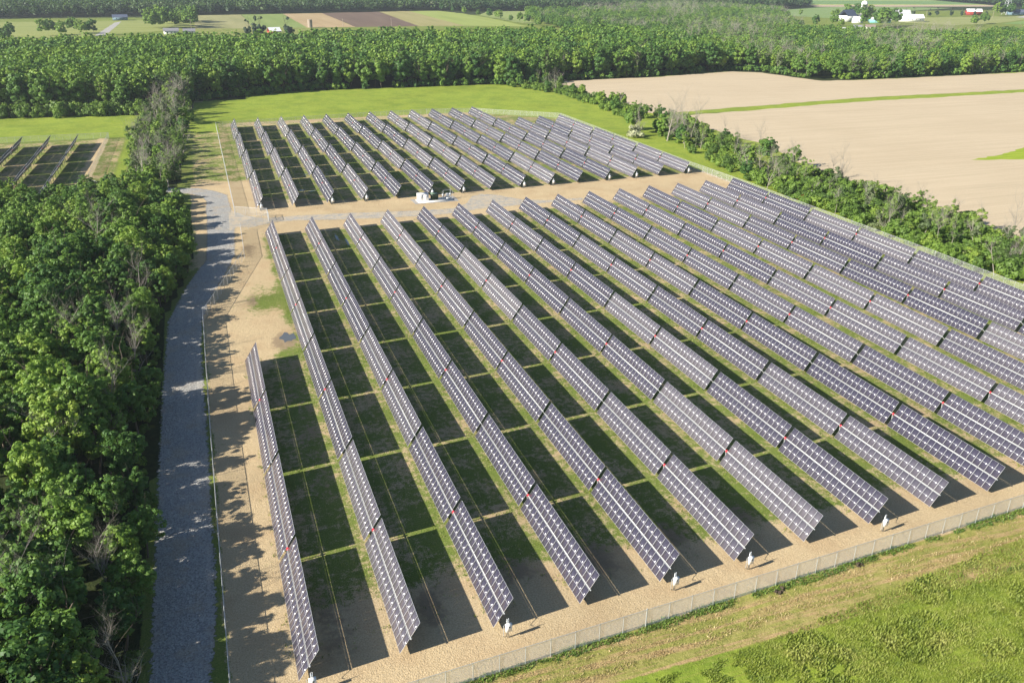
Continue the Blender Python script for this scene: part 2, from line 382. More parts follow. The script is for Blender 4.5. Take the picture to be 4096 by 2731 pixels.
def sheet(name, pts, mat, lift=.004, ragged=.4, seg=3., seed=1, edge_attr=None, **kw):
    """flat sheet following the land; its outline is broken up"""
    g = np.random.default_rng(seed); P = []
    n = len(pts)
    for i in range(n):
        a = np.array(pts[i], float); b = np.array(pts[(i+1) % n], float); d = b-a; L = np.linalg.norm(d)
        k = max(1, int(L/seg)); nn = np.array([-d[1], d[0]])/max(L, 1e-6)
        for j in range(k):
            q = a+d*j/k
            P.append(q + nn*(g.uniform(-1, 1)*ragged if j else 0))
    bm = bmesh.new()
    vs = [bm.verts.new((q[0], q[1], 0)) for q in P]
    tess = tessellate_polygon([[Vector((q[0], q[1], 0)) for q in P]])
    for tr in tess:
        try: bm.faces.new([vs[i] for i in tr])
        except ValueError: pass
    for yy in (240., 430.):
        bmesh.ops.bisect_plane(bm, geom=bm.verts[:]+bm.edges[:]+bm.faces[:], plane_co=(0, yy, 0), plane_no=(0, 1, 0))
    for v in bm.verts: v.co.z = gz(v.co.x, v.co.y)+lift
    bmesh.ops.recalc_face_normals(bm, faces=bm.faces[:])
    for f in bm.faces:
        if f.normal.z < 0: f.normal_flip()
    me = bpy.data.meshes.new(name); bm.to_mesh(me); bm.free(); me.materials.append(mat)
    return tag(link(bpy.data.objects.new(name, me)), **kw)

# gravel road: a strip with a soft 'edge' value across it, following measured left and right edges
def strip_mesh(name, left, right, mat, lift=.01, n=160, cols=10, over=.9, **kw):
    def res(L):
        L = np.array(L, float); d = np.r_[0, np.cumsum(np.linalg.norm(np.diff(L, axis=0), axis=1))]
        t = np.linspace(0, d[-1], n); return np.stack([np.interp(t, d, L[:,0]), np.interp(t, d, L[:,1])], 1)
    A, B = res(left), res(right); V = []; E = []
    for i in range(n):
        a, b = A[i], B[i]; d = (b-a); W = np.linalg.norm(d); a2 = a-d/W*over; b2 = b+d/W*over
        for j in range(cols+1):
            q = a2+(b2-a2)*j/cols; V.append((q[0], q[1], gz(*q)+lift))
            s = j/cols*(W+2*over); e = min(s, W+2*over-s)/over
            E.append(min(1.6, e*.42))
    V = np.array(V); idx = np.arange(n*(cols+1)).reshape(n, cols+1)
    F = np.stack([idx[:-1,:-1], idx[:-1,1:], idx[1:,1:], idx[1:,:-1]], -1).reshape(-1, 4)
    me = np_mesh(name, V, F, [mat], attrs=dict(edge=E)); return tag(link(bpy.data.objects.new(name, me)), **kw)
M_GRAV = mat_gravel()
strip_mesh('gravel_road', [(-12,20),(-12,75),(-12,100),(-11.9,124),(-11.7,151),(-11.2,177),(-7.9,196),(-4.8,209),(-2.7,216),(-2,234),(-1.6,251),(-1.1,270)],
           [(-6.2,20),(-6.2,73),(-5.2,84),(-5.1,101),(-5,121),(-5.1,143),(-5.1,163),(-4.7,175),(-2.5,190),(0.7,202),(4.2,219),(5.2,238),(5.8,252),(5.6,270)], M_GRAV, kind='structure')
strip_mesh('gravel_track', [(5.1,270),(6,264),(9,257.5),(14.5,252.3),(25,252),(38.8,250.5),(48,248.6),(59.4,246.6),(69,246),(74.9,250.5),(79.2,259),(83.2,261.5),(88,258),(93,250),(100,246.5),(112,246)],
           [(4,240),(6.2,244.6),(10.5,243.4),(17,247),(23,246.6),(34,243.9),(46.6,241.6),(59.5,240.0),(68,240.3),(71.1,240.8),(76.7,243),(83.8,243),(87,243),(90.4,243.5),(98,243.6),(112,243.6)], mat_gravel(1), lift=.016, kind='structure')
strip_mesh('gravel_spur', [(5.5,262),(5.6,275),(5.4,286),(2,293),(-3.2,299),(-10,301.5),(-16,303.6),(-30,301)],
           [(-1.6,262),(-1.3,272),(-1.1,279),(-2,286),(-5,290.5),(-9,294),(-16,297.6),(-30,295)], M_GRAV, lift=.022, kind='structure')
strip_mesh('gravel_apron', [(-45.5,300),(-45.4,314),(-40,316),(-31,300),(-28,297)], [(-46,285),(-44,290),(-40,291),(-36,289),(-28,290)], M_GRAV, lift=.012, kind='structure')

# ploughed fields and far farmland
M_PL = mat_field('pale_tilled_soil', (.39,.32,.225), (.50,.41,.29), (.58,.48,.345), (.02,.9), R(-4.5), patch=(.44,.355,.245))
strip_dir = 0
sheet('ploughed_field', [(221,541),(231,546),(270,552),(302,552),(340,562),(376,570),(394,557),(399,527),(406,504),(442,500),(600,507),(900,512),(900,446),(500,430),(369,427),(243,408),(224,402),(219,440),(219,482),(208,499)], M_PL, .03, 1.2, 6, kind='structure')
sheet('ploughed_field', [(224,394),(244,396.5),(357,412.5),(494,418),(900,434),(900,60),(215,100),(206,164),(206,182),(205,206),(206,240),(226,310),(224,331),(227,361),(229,385)], M_PL, .03, 1.4, 6, seed=2, kind='structure')
M_GS = mat_field('field_margin_grass', (.09,.13,.025), (.17,.22,.04), (.27,.29,.07), (.2,.6))
sheet('grass_patch', [(205,322),(214,330),(221,350),(222,364),(213,376),(205,372),(200,345)], M_GS, .05, 1.0, 3, kind='structure')
sheet('grass_patch', [(282,255.4),(303,260.2),(326,270),(345,272),(345,249),(303,249.6)], mat_field('bright_weedy_grass', (.15,.22,.02), (.26,.34,.03), (.36,.40,.06), (.1,.6)), .05, .8, 3, kind='structure')
sheet('field', [(-420,990),(-160,998),(-90,1026),(4,1108),(12,1385),(-50,1282),(-206,1275),(-420,1272)], mat_field('hay_field', (.17,.21,.06), (.24,.27,.085), (.31,.32,.12), (.01,.05)), .05, 2, 20, kind='structure')
sheet('driveway', [(-84,1240),(-90,1020),(-80,1020),(-77,1262)], mat_field('grey_drive', (.30,.29,.27), (.36,.35,.33), (.42,.41,.39)), .09, .5, 20, kind='structure')
C_F = [('hay_stubble', (.20,.21,.09), (.28,.27,.13), (.35,.33,.17), [(8,1110),(73,1104),(78,1405),(14,1392)]),
       ('green_crop', (.15,.21,.06), (.20,.26,.08), (.26,.31,.11), [(73,1104),(135,1104),(139,1417),(78,1405)]),
       ('tan_stubble', (.30,.22,.12), (.38,.28,.16), (.45,.35,.21), [(135,1104),(193,1104),(199,1428),(139,1417)]),
       ('brown_ploughed_soil', (.11,.075,.06), (.15,.105,.08), (.19,.14,.105), [(193,1104),(272,1104),(294,1462),(199,1428)]),
       ('tan_green_crop', (.22,.22,.08), (.30,.27,.12), (.37,.33,.16), [(272,1104),(330,1100),(345,1472),(294,1462)]),
       ('pale_green_crop', (.20,.25,.07), (.27,.32,.09), (.33,.37,.12), [(330,1100),(405,1074),(414,1260),(412,1390),(396,1472),(345,1472)])]
for k, (nm, a, b, c, pts) in enumerate(C_F): sheet('field', pts, mat_field(nm, a, b, c, (.06,.006)), .05, .6, 30, seed=k+5, kind='structure')
sheet('field', [(432,1110),(480,1296),(690,1316),(745,1440),(600,1444),(468,1438),(422,1330),(418,1160)], mat_field('pasture', (.17,.23,.07), (.24,.29,.10), (.30,.34,.14), (.01,.05)), .05, 2, 30, kind='structure')
sheet('field', [(741,1625),(857,1622),(960,1810),(705,1770)], mat_field('far_pasture', (.20,.26,.09), (.25,.31,.12), (.31,.36,.15), (.01,.05)), .05, 2, 30, kind='structure')
sheet('field', [(975,1047),(1000,985),(1106,1010),(1279,1100),(1500,1230),(1600,1300),(1290,1160),(1071,1160)], mat_field('farm_hay', (.20,.23,.08), (.27,.29,.11), (.33,.34,.14), (.01,.05)), .05, 2, 30, kind='structure')
sheet('field', [(1106,1000),(1279,1090),(1500,1220),(1500,1180),(1279,1060),(1120,980)], mat_field('farm_green', (.13,.22,.06), (.18,.27,.08), (.22,.31,.1), (.01,.05)), .09, 2, 30, kind='structure')
sheet('field', [(940,1150),(1060,1260),(1330,1380),(1450,1440),(1300,1530),(1180,1500),(1000,1400),(900,1280)], mat_field('farm_crop', (.15,.22,.08), (.19,.27,.10), (.24,.31,.13), (.01,.05)), .05, 2, 30, kind='structure')
for k, (nm, cc, o0, o1) in enumerate([('stripe_pink', (.42,.33,.24), 0, .2), ('stripe_yellow', (.42,.42,.14), .2, .28), ('stripe_green', (.16,.26,.10), .28, .8), ('stripe_pale', (.28,.34,.13), .8, 1.)]):
    A0, A1 = np.array((1180,1520)), np.array((1640,1480)); B0, B1 = np.array((1420,1900)), np.array((1760,1820))
    q = [A0+(B0-A0)*o0, A1+(B1-A1)*o0, A1+(B1-A1)*o1, A0+(B0-A0)*o1]
    sheet('field', [tuple(v) for v in q], mat_field(nm, tuple(v*.85 for v in cc), cc, tuple(v*1.15 for v in cc), (.01,.05)), .05, 2, 30, seed=k+20, kind='structure')
sheet('road', [(1280,1135),(1800,1420),(1815,1400),(1290,1118)], mat_field('far_road', (.36,.35,.34), (.42,.41,.40), (.48,.47,.46)), .1, .5, 30, kind='structure')
# small puddles in the wheel ruts
M_WATER = plain('standing_water', (.10,.11,.12), .06, spec=.6)
for k, (x, y, a, b) in enumerate([(11,161,1.4,2.4),(31,226,.35,2.6),(33,221,.3,3.2),(29,285,.8,.8),(32,283,1.1,.5),(46,298,.5,.6),(34,310,1.2,.6)]):
    g = np.random.default_rng(k+40); m = 18; an = np.arange(m)*2*math.pi/m
    rr = 1+g.uniform(-.35, .35, m); V = np.stack([x+np.cos(an)*a*rr, y+np.sin(an)*b*rr], 1)
    sheet('puddle', [tuple(v) for v in V], M_WATER, .02, 0, 50, kind='structure')
# ------------------------------------------------------------------ solar trackers
TW, TILT, TH = 2.09, 0.98756, 2.35
WL, G1, G2 = 19.834, .727, .851
COLW = WL/18
def module_arrays(ncol, half, side_gap=.022):
    """modules on one side of the tube in the tracker's own tilted frame (x across, y along, z normal)"""
    V, Fs, UV, MI = [], [], [], []
    return V
def module_mesh(ncol, both):
    """box modules: returns mesh with glass top (uv per module), frame sides, dark back"""
    mb_V, mb_F, mb_uv, mb_m = [], [], [], []
    n = 0
    for s in ((-1, 1) if both else (1,)):
        x0, x1 = (.085, TW) if s > 0 else (-TW, -.085)
        for i in range(ncol):
            y0 = i*COLW+.006; y1 = (i+1)*COLW-.006
            z0, z1 = .10, .137
            V = [(x0,y0,z0),(x1,y0,z0),(x1,y1,z0),(x0,y1,z0),(x0,y0,z1),(x1,y0,z1),(x1,y1,z1),(x0,y1,z1)]
            Fq = [(4,5,6,7),(0,3,2,1),(0,1,5,4),(1,2,6,5),(2,3,7,6),(3,0,4,7)]
            mb_V += V; mb_F += [[q+n for q in f] for f in Fq]; n += 8
            mb_uv += [(0,0),(0,1),(1,1),(1,0)]+[(0.5,.5)]*20
            mb_m += [0,2,1,1,1,1]
    return np_mesh('solar_panel', mb_V, mb_F, [M_PANEL, M_FRAME, M_BACK], uv=mb_uv, mi=mb_m)
ME_MOD = module_mesh(1, False)            # one module, right of the tube
ME_WING = module_mesh(18, True)           # whole wing for the far trackers
def tube_mesh():
    b = MB(); L = 2*WL+G1
    b.box((0, L/2, 0), (.13, L+.30, .13)); return b.mesh('torque_tube', [M_TUBE])
def rails_mesh():
    b = MB()
    for i in range(19):
        y = min(max(i*COLW, .04), WL-.04)
        b.box((0, y, .084), (2.6, .055, .028))
    return b.mesh('mounting_rails', [M_PILE])
def motor_mesh():
    b = MB(); b.box((0, 0, .0), (.26, .26, .26)); b.box((.02, 0, -.26), (.16, .16, .28)); b.tube((-.18,0,0), (.18,0,0), .1, n=6); return b.mesh('drive_motor', [M_RED])
def pile_mesh(h):
    b = MB(); b.box((-.07,0,h/2-.1), (.012,.12,h-.2)); b.box((.07,0,h/2-.1), (.012,.12,h-.2)); b.box((0,0,h/2-.1), (.13,.012,h-.2)); b.box((0,0,h-.16), (.26,.10,.14)); return b.mesh('pile', [M_PILE])
def cable_mesh():
    b = MB(); pts = [(.0,-.1,0),(.12,.1,-.25),(.2,.35,-.42),(.12,.6,-.25),(0,.85,0)]
    for a, c in zip(pts, pts[1:]): b.tube(a, c, .03, n=4)
    return b.mesh('cable', [M_WHITE])
ME_TUBE, ME_RAIL, ME_MOTOR, ME_PILE, ME_CABLE = tube_mesh(), rails_mesh(), motor_mesh(), pile_mesh(TH), cable_mesh()
def tracker(x, y, detail, label, group, cable=False, wings=2, tilt=None):
    z = gz(x, y+20); sl = (gz(x, y+40)-gz(x, y))/40
    root = empty('solar_tracker', (x, y, z), label=label, cat='solar tracker', group=group)
    tl = tilt if tilt is not None else -(TILT+rng.normal(0, R(.8)))
    rx = math.atan(sl)
    sky_sheen = random.random()**1.5  # how much painted sky reflection this tracker's cells get
    def part(name, me, loc, rot):
        o = bpy.data.objects.new(name, me); o.location = loc
        if name[:5] == 'solar': o['sky_sheen'] = sky_sheen
        o.location = loc; o.rotation_euler = rot; COL.objects.link(o); o.parent = root; return o
    dz = gz(x, y)-z
    rot = (rx, tl, 0)
    Rm = Matrix.Rotation(rx, 3, 'X') if False else None
    from mathutils import Euler
    RM = Euler(rot, 'XYZ').to_matrix()
    base = Vector((0, 0, TH+dz))-RM@Vector((0, 0, .12))
    part('torque_tube', ME_TUBE, base, rot)
    part('drive_motor', ME_MOTOR, base+RM@Vector((0, WL+G1/2, .03)), rot)
    for k in range(2):
        off = k*(WL+G1)
        part('mounting_rails', ME_RAIL, base+RM@Vector((0, off, 0)), rot)
        if detail:
            for i in range(18):
                for s in (0, 1):
                    if s == 0: part('solar_panel', ME_MOD, base+RM@Vector((0, off+i*COLW, 0)), rot)
                    else:      # same mesh turned half round about its own normal
                        o = part('solar_panel', ME_MOD, base+RM@Vector((0, off+(i+1)*COLW, 0)), rot)
                        o.rotation_euler = (RM@Matrix.Rotation(math.pi, 3, 'Z')).to_euler()
        else: part('solar_panel_field', ME_WING, base+RM@Vector((0, off, 0)), rot)
    for yy in (1.2, 7.0, 13.0, WL+G1/2, 27.4, 33.4, 39.2):
        part('pile', ME_PILE, (0, yy, gz(x, y+yy)-z), (0, 0, 0))
    if cable: part('cable', ME_CABLE, base+RM@Vector((0, 2*WL+G1, 0)), (0, 0, 0))
    return root
ORD = ['first','second','third','fourth','fifth','sixth','seventh','eighth','ninth','tenth','eleventh','twelfth','thirteenth','fourteenth','fifteenth','sixteenth']
PER = 2*WL+G1+G2
def visible(x, y, z=2):
    d = Vector((x, y, z-CAM_H)); zz = d.dot(_f)
    if zz < 1: return False
    px = 2048+CAM_F*d.dot(_r)/zz; py = 1365.5-CAM_F*d.dot(_u)/zz
    return -250 < px < 4350 and -200 < py < 3000
for r in range(16):
    x = 3.509+10.6177*r; y0 = 69.573+.4468*r
    for k in range(4 if r else 2):
        ya = y0+k*PER
        if not any(visible(x+dx, ya+q) for q in (0, 10, 20, 30, 40) for dx in (-2, 8)): continue
        tracker(x, ya, True, f'solar tracker, {ORD[k]} from the near fence in the {ORD[r]} row from the left, front block', 'solar trackers in the front block', cable=(k < (3 if r else 1)))
for r in range(15):
    x = 13.895+10.6177*r; y0 = 262.043+.4177*r
    for k in range(4 if r < 12 else 3):
        tracker(x, y0+k*PER, False, f'solar tracker, {ORD[k]} from the gravel track in the {ORD[r]} row from the left, rear block', 'solar trackers in the rear block', cable=False)
for r in range(5):
    x = -49.4-10.35*r; y1 = 400.6-.45*r
    for k in range(3):
        ya = y1-(k+1)*PER+G2
        tracker(x, ya, False, f'edge-on solar tracker, {ORD[k]} from the far fence in the {ORD[r]} row left of the scrub', 'solar trackers in the left block', tilt=-R(62.5))
# ------------------------------------------------------------------ combiner boxes
def combiner(x, y, rz, label, group):
    z = gz(x, y); t = empty('combiner_box', (x, y, z), rz, label=label, cat='electrical box', group=group)
    b = MB(); b.box((-.09,0,1.3), (.06,.06,2.6)); b.box((.09,0,1.3), (.06,.06,2.6)); b.box((0,.04,1.9), (.26,.02,.9)); b.build('post', M_GALV, t)
    b = MB(); b.box((0,-.19,1.5), (.74,.30,1.0)); c = b.build('cabinet', M_WHITE, t)
    b = MB(); b.box((.05,-.37,1.66), (.18,.02,.18)); b.build('switch', M_BLACK, c)
    b = MB(); b.tube((-.56,-.1,.45), (-.56,-.1,1.9), .035); b.build('conduit', M_GALV, t)
    b = MB(); p = [(-.56,-.1,.45),(-.45,-.1,.3),(-.28,-.12,.24),(-.2,-.14,.34),(-.15,-.15,1.1)]
    for a, c2 in zip(p, p[1:]): b.tube(a, c2, .035, n=4)
    p = [(0,.2,1.9),(.05,.5,1.7),(.1,.8,1.9),(0,1.1,2.3)]
    for a, c2 in zip(p, p[1:]): b.tube(a, c2, .03, n=4)
    b.build('cable', M_BLACK, t)
for r in (0, 2, 4, 5, 7, 10, 12):
    combiner(3.6+10.6177*r, 68.3+.4468*r, R(6), f'white electrical box near the near end of the {ORD[r]} row, front block', 'white electrical boxes at the near row ends')
for r in (0, 2, 3, 5, 6, 8, 9, 11, 12, 14):
    combiner(14.0+10.6177*r+.25, 260.9+.4177*r, R(10), f'white electrical box by the track end of the {ORD[r]} row, rear block', 'white electrical boxes along the gravel track')
# ------------------------------------------------------------------ transformer pad
PZ = gz(66, 258)
b = MB(); b.box((66.7, 257.6, PZ+.1), (11.4, 4.6, .26))
t = b.build('concrete_pad', M_CONC, label='white concrete equipment pad beside the gravel track', cat='concrete pad')
sheet('gravel_collar', [(59.6,254.6),(73.8,254.6),(73.8,261.2),(59.6,261.2)], plain('fine_grey_gravel', (.30,.29,.28), .95, noise=.3), .03, .25, 1.0, kind='structure')
ZP = PZ+.23
t = empty('switchgear_cabinet', (62.9, 258.0, ZP), label='large white switchgear cabinet at the left end of the concrete pad', cat='cabinet')
b = MB(); b.box((0,0,1.05), (3.3,2.3,2.1)); b.build('enclosure', M_WHITE, t)
b = MB(); b.box((0,.0,2.14), (3.42,2.42,.07)); b.build('roof', plain('pale_grey_roof_paint', (.66,.67,.69), .5), t)
for s in (-1, 1):
    b = MB(); b.box((s*.8,-1.165,1.05), (1.52,.03,1.9)); d = b.build('door', M_WHITE, t)
    b = MB(); b.box((s*1.25,-1.2,1.5), (.16,.03,.16)); b.build('sign', M_BLACK, d)
t = empty('transformer', (66.6, 257.9, ZP), label='dark green finned transformer between the white cabinet and the meter rack', cat='transformer')
b = MB(); b.box((0,.1,.95), (1.9,1.5,1.9)); b.build('tank', M_TGREEN, t)
b = MB(); b.box((-.1,.1,1.95), (2.1,1.7,.1)); b.box((-.3,.3,2.1), (1.2,.6,.2)); b.build('lid', plain('sage_green_lid_paint', (.13,.20,.15), .5), t)
b = MB()
for k in range(9): b.box((-.72+.18*k, -.78, .95), (.05,.30,1.5))
for k in range(7): b.box((1.05, -.5+.18*k, .95), (.26,.05,1.4))
b.build('cooling_fins', M_TGREEN, t)
b = MB(); b.box((-1.05,-.2,.8), (.25,.7,1.0)); b.build('terminal_box', M_TGREEN, t)
t = empty('meter_rack', (70.8, 257.9, ZP), label='galvanised pipe rack carrying grey meter boxes at the right end of the pad', cat='meter rack')
for (px, py, h) in ((-1.7,-.5,2.6),(-1.0,.8,2.5),(1.5,.8,2.6),(1.75,-.4,2.4)):
    b = MB(); b.tube((px,py,0), (px,py,h), .05); b.build('leg', M_GALV, t)
b = MB(); b.tube((-1.2,.8,2.5), (1.5,.8,2.5), .05); b.tube((-1.7,-.5,.9),(1.7,-.4,.9),.04); b.tube((-1.0,.8,1.0),(1.6,.8,1.0),.04); b.build('rail', M_GALV, t)
for (px, pz, wd, hh) in ((-1.55,1.25,.45,.9),(.1,1.2,1.0,1.0),(1.0,1.35,.5,.7),(-.7,.6,.5,.5)):
    b = MB(); b.box((px,-.1 if px > -1 else -.5,pz), (wd,.35,hh)); b.build('meter_box', M_GALV if wd < .6 else M_WHITE, t)
b = MB(); b.box((.3,-.6,.25), (1.5,.5,.3)); b.tube((.9,-.7,.1),(1.5,-.7,.1),.2); b.build('cable_trough', M_GALV, t)
b = MB(); b.tube((1.2,.6,0), (1.2,.6,4.1), .045, .03); b.box((1.2,.6,4.15), (.25,.12,.12)); b.build('mast', M_GALV, t)

# ------------------------------------------------------------------ chain link fences
FH = 2.4
def fence(pts, label, group=None, spacing=3.05, wire=None):
    t = empty('chain_link_fence', (pts[0][0], pts[0][1], gz(*pts[0])), label=label, cat='fence', group=group)
    ox, oy, oz = t.location
    posts = []; fab_V, fab_F, fab_uv = [], [], []; rail = MB(); n = 0; dist = 0
    for (a, b2) in zip(pts, pts[1:]):
        a = np.array(a, float); b2 = np.array(b2, float); L = np.linalg.norm(b2-a); k = max(1, round(L/spacing))
        for i in range(k):
            p, q = a+(b2-a)*i/k, a+(b2-a)*(i+1)/k
            zp, zq = gz(*p)-oz, gz(*q)-oz
            posts.append((p[0]-ox, p[1]-oy, zp, i == 0))
            rail.tube((p[0]-ox, p[1]-oy, zp+FH), (q[0]-ox, q[1]-oy, zq+FH), .035, n=4)
            fab_V += [(p[0]-ox,p[1]-oy,zp+.04),(q[0]-ox,q[1]-oy,zq+.04),(q[0]-ox,q[1]-oy,zq+FH),(p[0]-ox,p[1]-oy,zp+FH)]
            fab_F.append([n,n+1,n+2,n+3]); n += 4
            d1 = dist+L/k; fab_uv += [(dist,0),(d1,0),(d1,FH),(dist,FH)]; dist = d1
    p = pts[-1]; posts.append((p[0]-ox, p[1]-oy, gz(*p)-oz, True))
    mp = MB(); mp.tube((0,0,0), (0,0,FH+.05), .04, n=6); ME1 = mp.mesh('fence_post', [M_GALV])
    mp = MB(); mp.tube((0,0,0), (0,0,FH+.15), .065, n=6); ME2 = mp.mesh('fence_post', [M_GALV])
    for i, (px, py, pz, cr) in enumerate(posts[:100]):
        o = bpy.data.objects.new('post', ME2 if cr else ME1); o.location = (px, py, pz); link(o, t)
    rail.build('top_rail', M_GALV, t)
    o = bpy.data.objects.new('wire_mesh', np_mesh('wire_mesh', fab_V, fab_F, [wire or M_MESH], uv=fab_uv)); link(o, t)
fence([(-4.2,40),(-4.2,69.7),(-4.3,99),(-4.4,128),(-4.3,175.3),(6.4,215),(7.0,239.6),(15.3,248.2)], 'long chain link fence between the gravel road and the panels, bending at the junction')
fence([(-4.2,62.9),(40,65.7),(100,69.4),(171,73.6)], 'bright chain link fence along the near edge, beside the cut hay', wire=M_MESHLIT)
fence([(171.8,100),(171.6,160),(170.6,190),(169.7,228),(169.3,277),(170.2,330),(171.8,407)], 'chain link fence on the right, between the panels and the hedgerow')
fence([(171.8,407),(136.5,437),(111,441),(84,439.5),(7.1,429)], 'far chain link fence behind the rear panel block, in front of the meadow')
fence([(7.1,429),(6.5,259.3),(15.3,253.9)], 'chain link fence down the left side of the rear block to the gate')
fence([(-110,412.6),(-37.8,413.2),(-38.0,315.4),(-28.0,298.2)], 'chain link fence round the left panel block beside the scrub')
# gate closed across the track
for k, (y0, y1) in enumerate(((248.35,250.9),(251.1,253.75))):
    t = empty('gate_leaf', (15.25, y0, gz(15, y0)), label=['near leaf of the closed pipe frame gate across the gravel track','far leaf of the closed pipe frame gate across the gravel track'][k], cat='gate', group='gate leaves')
    L = y1-y0; b = MB()
    for yy in (0, L/2, L): b.tube((0,yy,.1), (0,yy,FH-.05), .05)
    for zz in (.12, 1.2, FH-.08): b.tube((0,0,zz), (0,L,zz), .05)
    b.build('frame', M_GALV, t)
    me = np_mesh('wire_mesh', [(0,0,.1),(0,L,.1),(0,L,FH-.1),(0,0,FH-.1)], [[0,1,2,3]], [M_MESH], uv=[(0,0),(L,0),(L,FH),(0,FH)])
    link(bpy.data.objects.new('wire_mesh', me), t)
# ------------------------------------------------------------------ vegetation meshes
def leaf_quads(C, N, size, g, up=.35):
    """quads centred at C with normals near N"""
    n = len(C); N = N+g.normal(0, .30, (n, 3)); N[:,2] += up*.5; N /= np.linalg.norm(N, axis=1)[:,None]+1e-9
    T = np.cross(N, g.normal(0, 1, (n, 3))); T /= np.linalg.norm(T, axis=1)[:,None]+1e-9; B = np.cross(N, T)
    s = (size*g.uniform(.6, 1.35, n))[:,None]; e = g.uniform(.55, .95, n)[:,None]
    V = np.stack([C-T*s-B*s*e*.4, C+T*s*.15-B*s*e, C+T*s+B*s*e*.35, C-T*s*.2+B*s*e], 1).reshape(-1, 3)
    F = np.arange(n*4).reshape(n, 4); return V, F
def crown_arrays(seed, w, h, z0, nclump, nleaf, size, shape='round', fill=.3, crad=.30):
    """clumps spread through an uneven envelope, leaves on the clumps"""
    g = np.random.default_rng(seed); Cs, Rs = [], []
    for i in range(nclump):
        for _ in range(30):
            d = g.normal(0, 1, 3); d /= np.linalg.norm(d); rad = g.uniform(fill, 1)**.5
            q = d*rad
            if shape == 'cone' and abs(q[0])+abs(q[1]) > 1.15*(1-(q[2]+1)/2)+.12: continue
            if shape == 'round' and q[2] < -.75: continue
            break
        lob = 1+.22*math.sin(3*math.atan2(q[1], q[0])+seed)
        Cs.append((q[0]*w/2*lob*.80, q[1]*w/2*lob*.80, z0+h/2+q[2]*h/2*.85)); Rs.append(w*crad*g.uniform(.5, 1.1)*(1-.35*max(q[2], 0)))
    Cs = np.array(Cs); Rs = np.array(Rs); pr = Rs**2/np.sum(Rs**2)
    k = g.choice(nclump, nleaf, p=pr); d = g.normal(0, 1, (nleaf, 3)); d[:,2] = d[:,2]*.8+.25; d /= np.linalg.norm(d, axis=1)[:,None]
    out = (Cs[k]-Cs.mean(0)); out /= np.linalg.norm(out, axis=1)[:,None]+1e-9
    d = d+out*.45; d /= np.linalg.norm(d, axis=1)[:,None]
    r = Rs[k]*g.uniform(.55, 1.12, nleaf)
    C = Cs[k]+d*r[:,None]*np.array([1, 1, .8]); return leaf_quads(C, d, size, g)
def limb_mesh(seed, height, r0, spread, levels=3, kids=4, n=5, bare=False, first=.35):
    g = np.random.default_rng(seed); b = MB()
    def grow(p, d, L, r, lev):
        segs = 3 if lev < 2 else 2
        for i in range(segs):
            d2 = d+g.normal(0, .12 if lev == 0 else .22, 3); d2[2] += .05*lev; d2 /= np.linalg.norm(d2)
            q = p+d2*L/segs; ra = r*(1-.75*i/segs); rb = r*(1-.75*(i+1)/segs)
            b.tube(p, q, ra, rb, n=n if lev == 0 else (4 if lev == 1 else 3))
            if lev < levels and (lev > 0 or (i+1)/segs > first):
                for k in range(kids if lev < 2 else max(2, kids-1)):
                    a = g.uniform(0, 2*math.pi); dd = np.array([math.cos(a), math.sin(a), g.uniform(.25, 1.1)])*spread+d2*.5; dd /= np.linalg.norm(dd)
                    tt = g.uniform(.2, 1); grow(p+(q-p)*tt, dd, L*g.uniform(.32, .55), ra*.42, lev+1)
            p, d = q, d2
    grow(np.zeros(3), np.array([g.normal(0, .05), g.normal(0, .05), 1.]), height, r0, 0)
    return b
def trunk_mesh(seed, h, r): return limb_mesh(seed, h, r, .9, levels=1, kids=3).mesh('trunk', [M_BARK])
def crown_mesh(name, mat, *a, **k):
    V, F = crown_arrays(*a, **k); return np_mesh(name, V, F, [mat])
# near, detailed trees are 12 m tall at scale 1
NEAR_V = []
for i in range(9):
    w = [7.2,8.2,6.4,7.6,9.0,5.6,7.0,8.0,6.0][i]
    cm = crown_mesh('crown', M_LEAF, 100+i, w, 9.6, 2.6, [110,140,95,120,160,75,105,140,95][i], 6600, .19, crad=.105, fill=.25)
    NEAR_V.append((cm, trunk_mesh(200+i, 9.5, .22)))
SPARSE_V = []
for i in range(4):
    cm = crown_mesh('crown', M_GREY if i == 1 else M_HEDGE, 130+i, 4.6+i*.6, 9.0, 2.5, 26, 1500, .22, crad=.17, fill=.1)
    SPARSE_V.append((cm, limb_mesh(230+i, 11, .16, .75, levels=2, kids=4).mesh('trunk', [M_DEAD])))
BARE_V = []
for i in range(6):
    b = limb_mesh(300+i, [11,13,12,14,10,12][i], [.17,.15,.2,.16,.18,.13][i], [.75,.5,.9,.6,.8,.45][i], levels=3, kids=4, first=.2)
    BARE_V.append(b.mesh('branches', [M_DEAD]))
SHRUB_V = [crown_mesh('foliage', M_HEDGE, 400+i, 4.4, 3.4, -.25, 18, 1100, .20, crad=.24, fill=.2) for i in range(6)]
SHRUB_B = [crown_mesh('foliage', M_BLOSSOM, 420+i, 4.4, 3.0, -.2, 16, 1100, .18, crad=.24, fill=.2) for i in range(2)]
WOOD_V = []      # 18 m woodland trees for the near face of the far wood
for i in range(7):
    w = [8.5,9.5,7.5,10.5,8,9,7][i]
    WOOD_V.append((crown_mesh('crown', M_LEAF, 500+i, w, 17, 1.2, 54, 4200, .46, crad=.17, fill=.2), trunk_mesh(520+i, 15, .26)))
CON_V = [(crown_mesh('crown', M_CONIFER, 540+i, 6.5, 13, .8, 40, 1600, .4, shape='cone', crad=.16), trunk_mesh(545+i, 12, .2)) for i in range(2)]

